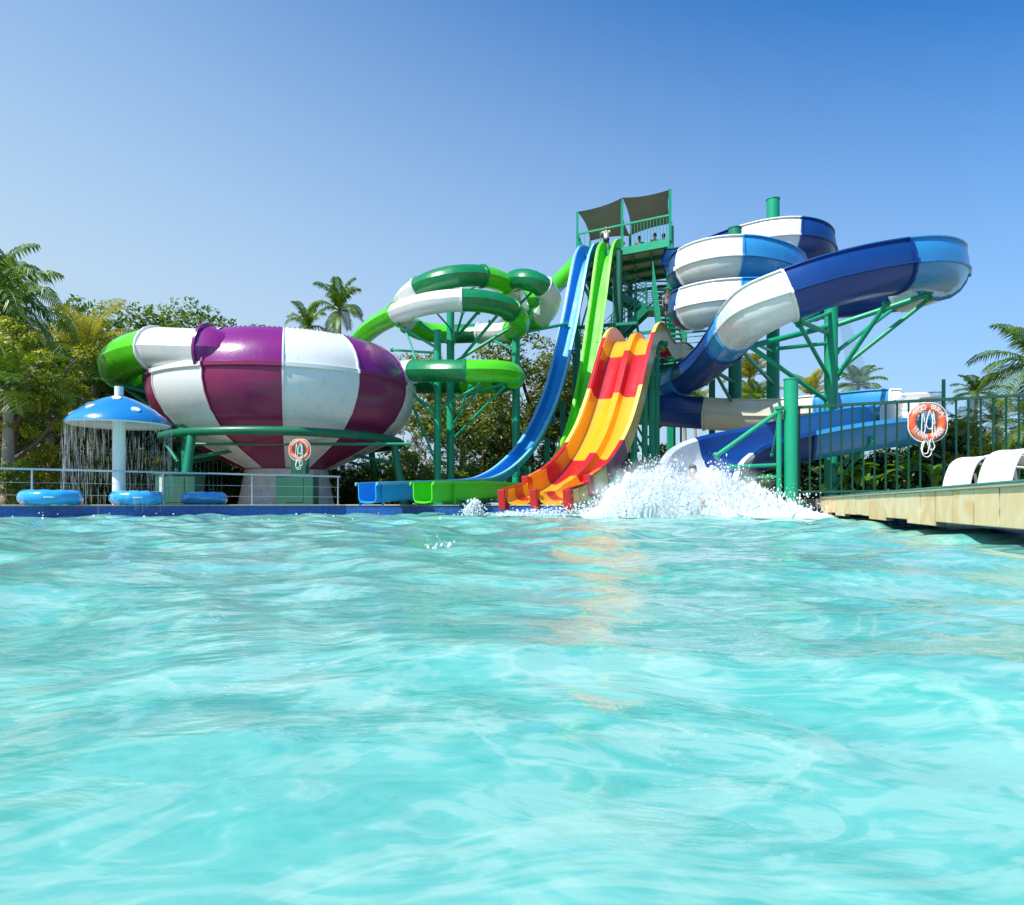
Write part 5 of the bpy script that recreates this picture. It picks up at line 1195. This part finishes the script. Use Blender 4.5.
# right side
pm(PA, 1030, 16.5, 366, 6, 'near palm at the right edge with fronds arching over the fence', 2.7, 1.05); pm(PB, 1000, 19.5, 420, 6, 'yellow-green palm behind the loungers', .7); pm(PC, 1030, 16, 425, 4, 'low palm behind the nearest lounger', 3.1, .8); pm(PB, 960, 21, 432, 6, 'short palm behind the fence right of the life ring', 4.2, .9)
bu('f', 985, 19, 440, 'yellow-green bush behind the fence and loungers', 1); bu('g', 1030, 18, 432, 'green bush at the right edge behind the fence', 2); bu('d', 940, 20.5, 442, 'dark bush behind the life ring', 3); bu('d', 850, 22, 452, 'dark bush under the light blue flume', 5, 1.3); bu('d', 900, 22, 448, 'dark bush under the white flume end', 1.6, 1.2); bu('d', 806, 23, 455, 'dark bush behind the short column', 2.6, 1.3); bu('g', 1000, 24, 425, 'tall green bush further behind the fence', 4)
# banana plants
def banana(px, D, py0, label, seed):
    rr = random.Random(seed); q = P(px, HY, D); root = thing('banana_plant', (q.x, q.y, ZC - .02), label, 'plant', 'banana plants behind the fence'); H = (HY - py0) / F * D * .7
    mb = MB(); mb.cyl((q.x, q.y, ZC - .02), (q.x, q.y, ZC + H * .6), .07, .05, n=10); mb.build('stem', M['banana'], root, smooth=60)
    for i in range(8):
        az = i * 2.4 + rr.random(); l = rr.uniform(.8, 1.3); el = R(rr.uniform(25, 75)); p = Vector((q.x, q.y, ZC + H * rr.uniform(.4, .62))); h = Vector((math.cos(az), math.sin(az), 0)); s = Vector((-h.y, h.x, 0)); mb = MB(); vs = []
        for k in range(9):
            w_ = .16 * math.sin(math.pi * (k + .4) / 9.2); vs += [p - s * w_ + Vector((0, 0, .04)), p, p + s * w_ + Vector((0, 0, .04))]; p = p + (h * math.cos(el) + Vector((0, 0, math.sin(el)))) * l / 8; el -= R(13)
        mb.add(vs, [(k * 3 + a, k * 3 + a + 1, k * 3 + a + 4, k * 3 + a + 3) for k in range(8) for a in (0, 1)]); mb.build('leaf', M['banana'], root, smooth=80)
banana(846, 19.8, 435, 'broad-leaved plant low behind the fence under the light blue flume', 1); banana(868, 19.5, 445, 'broad-leaved plant left of the white flume end', 2); banana(908, 19.0, 425, 'broad-leaved plant directly behind the life ring', 3); banana(935, 17.5, 440, 'broad-leaved plant right of the life ring rope', 4); banana(765, 19.5, 470, 'broad-leaved plant behind the spray', 5)
# far wood
cs = []; rad = []; rr = random.Random(2)
for i in range(420):
    x = rr.uniform(-110, 110); cs.append((x, 78 + rr.uniform(-4, 10), .3 + abs(rr.gauss(0, 1)) * 1.6 + 1)); rad.append(rr.uniform(1.0, 2.2))
V, Fq = leaf_cloud(np.random.RandomState(3), cs, rad, 60, .32, .8); o = bpy.data.objects.new('far_wood', np_mesh('far_wood', V, Fq, M['leaf_o'])); COL.objects.link(o); tag(o, 'low far-off line of trees at the horizon', 'trees', None, 'stuff')
# hedge behind the right fence
cs = []; rad = []; rr = random.Random(12)
for i in range(150):
    t = rr.random(); cs.append((7.6 + 6.6 * t, 21.6 - 1.5 * t + rr.uniform(-.4, .4), .3 + rr.uniform(0, 1.45))); rad.append(rr.uniform(.3, .5))
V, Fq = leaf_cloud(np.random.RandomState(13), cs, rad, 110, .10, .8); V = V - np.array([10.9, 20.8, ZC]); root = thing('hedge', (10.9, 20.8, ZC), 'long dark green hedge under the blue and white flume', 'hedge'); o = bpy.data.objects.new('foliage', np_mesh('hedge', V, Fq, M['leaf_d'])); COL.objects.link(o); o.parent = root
def hedge(x0, y0, x1, y1, h, n_, label, mat='leaf_d', seed=3, sz=.12):
    rr = random.Random(seed); cs = []; rad = []; c = ((x0 + x1) / 2, (y0 + y1) / 2)
    for i in range(n_):
        t = rr.random(); hh_ = h * (.75 + .25 * math.sin(t * 17 + seed)); cs.append((x0 + (x1 - x0) * t - c[0], y0 + (y1 - y0) * t + rr.uniform(-.5, .5) - c[1], rr.uniform(0, hh_))); rad.append(rr.uniform(.35, .7))
    V, Fq = leaf_cloud(np.random.RandomState(seed), cs, rad, 90, sz, .8); root = thing('hedge', (c[0], c[1], ZC), label, 'hedge'); o = bpy.data.objects.new('foliage', np_mesh('hedge', V, Fq, M[mat])); COL.objects.link(o); o.parent = root
hedge(4.6, 34, 13, 30, 3.0, 260, 'dark green hedge behind the tower foot and the splash', 'leaf', 21)
hedge(-9.5, 35, 4.4, 36, 2.7, 330, 'mid green hedge between the bowl and the tower', 'leaf', 22)
hedge(-22, 27.5, -9, 30, 3.4, 330, 'shady green hedge behind the bar fence left of the bowl', 'leaf', 23)
hedge(12.5, 22.5, 24, 21, 2.4, 260, 'green hedge far right behind the loungers', 'leaf', 24)
# soft mist hanging round the splash
m, nt, out = new_mat('mist_volume'); tc = N(nt, 'ShaderNodeTexCoord'); nz = N(nt, 'ShaderNodeTexNoise', Scale=2.2, Detail=4.0); L(nt, tc.outputs['Object'], nz.inputs['Vector'])
mr = N(nt, 'ShaderNodeMapRange'); mr.inputs['From Min'].default_value = .42; mr.inputs['From Max'].default_value = .75; mr.inputs['To Max'].default_value = 5.0; L(nt, nz.outputs['Fac'], mr.inputs['Value'])
ln = N(nt, 'ShaderNodeVectorMath', operation='LENGTH'); mpv = N(nt, 'ShaderNodeMapping'); mpv.inputs['Scale'].default_value = (1 / 2.3, 1 / .9, 1 / .98); L(nt, tc.outputs['Object'], mpv.inputs['Vector']); L(nt, mpv.outputs[0], ln.inputs[0])
fo = N(nt, 'ShaderNodeMapRange'); fo.inputs['From Min'].default_value = 1.0; fo.inputs['From Max'].default_value = .35; L(nt, ln.outputs['Value'], fo.inputs['Value'])
mu = N(nt, 'ShaderNodeMath', operation='MULTIPLY'); L(nt, mr.outputs[0], mu.inputs[0]); L(nt, fo.outputs[0], mu.inputs[1])
pv = N(nt, 'ShaderNodeVolumePrincipled'); pv.inputs['Color'].default_value = (.97, .98, .99, 1); pv.inputs['Anisotropy'].default_value = .1; L(nt, mu.outputs[0], pv.inputs['Density']); L(nt, pv.outputs[0], out.inputs['Volume'])
bm = bmesh.new(); bmesh.ops.create_icosphere(bm, subdivisions=4, radius=1)
for v in bm.verts: v.co = Vector((v.co.x * 2.3, v.co.y * .9, max(-.35, v.co.z * .98)))
me = bpy.data.meshes.new('mist'); bm.to_mesh(me); bm.free(); me.materials.append(m); o = bpy.data.objects.new('mist', me); COL.objects.link(o); o.location = (3.55, 14.9, .35); tag(o, 'soft white mist hanging over the splash', 'mist', None, 'stuff')
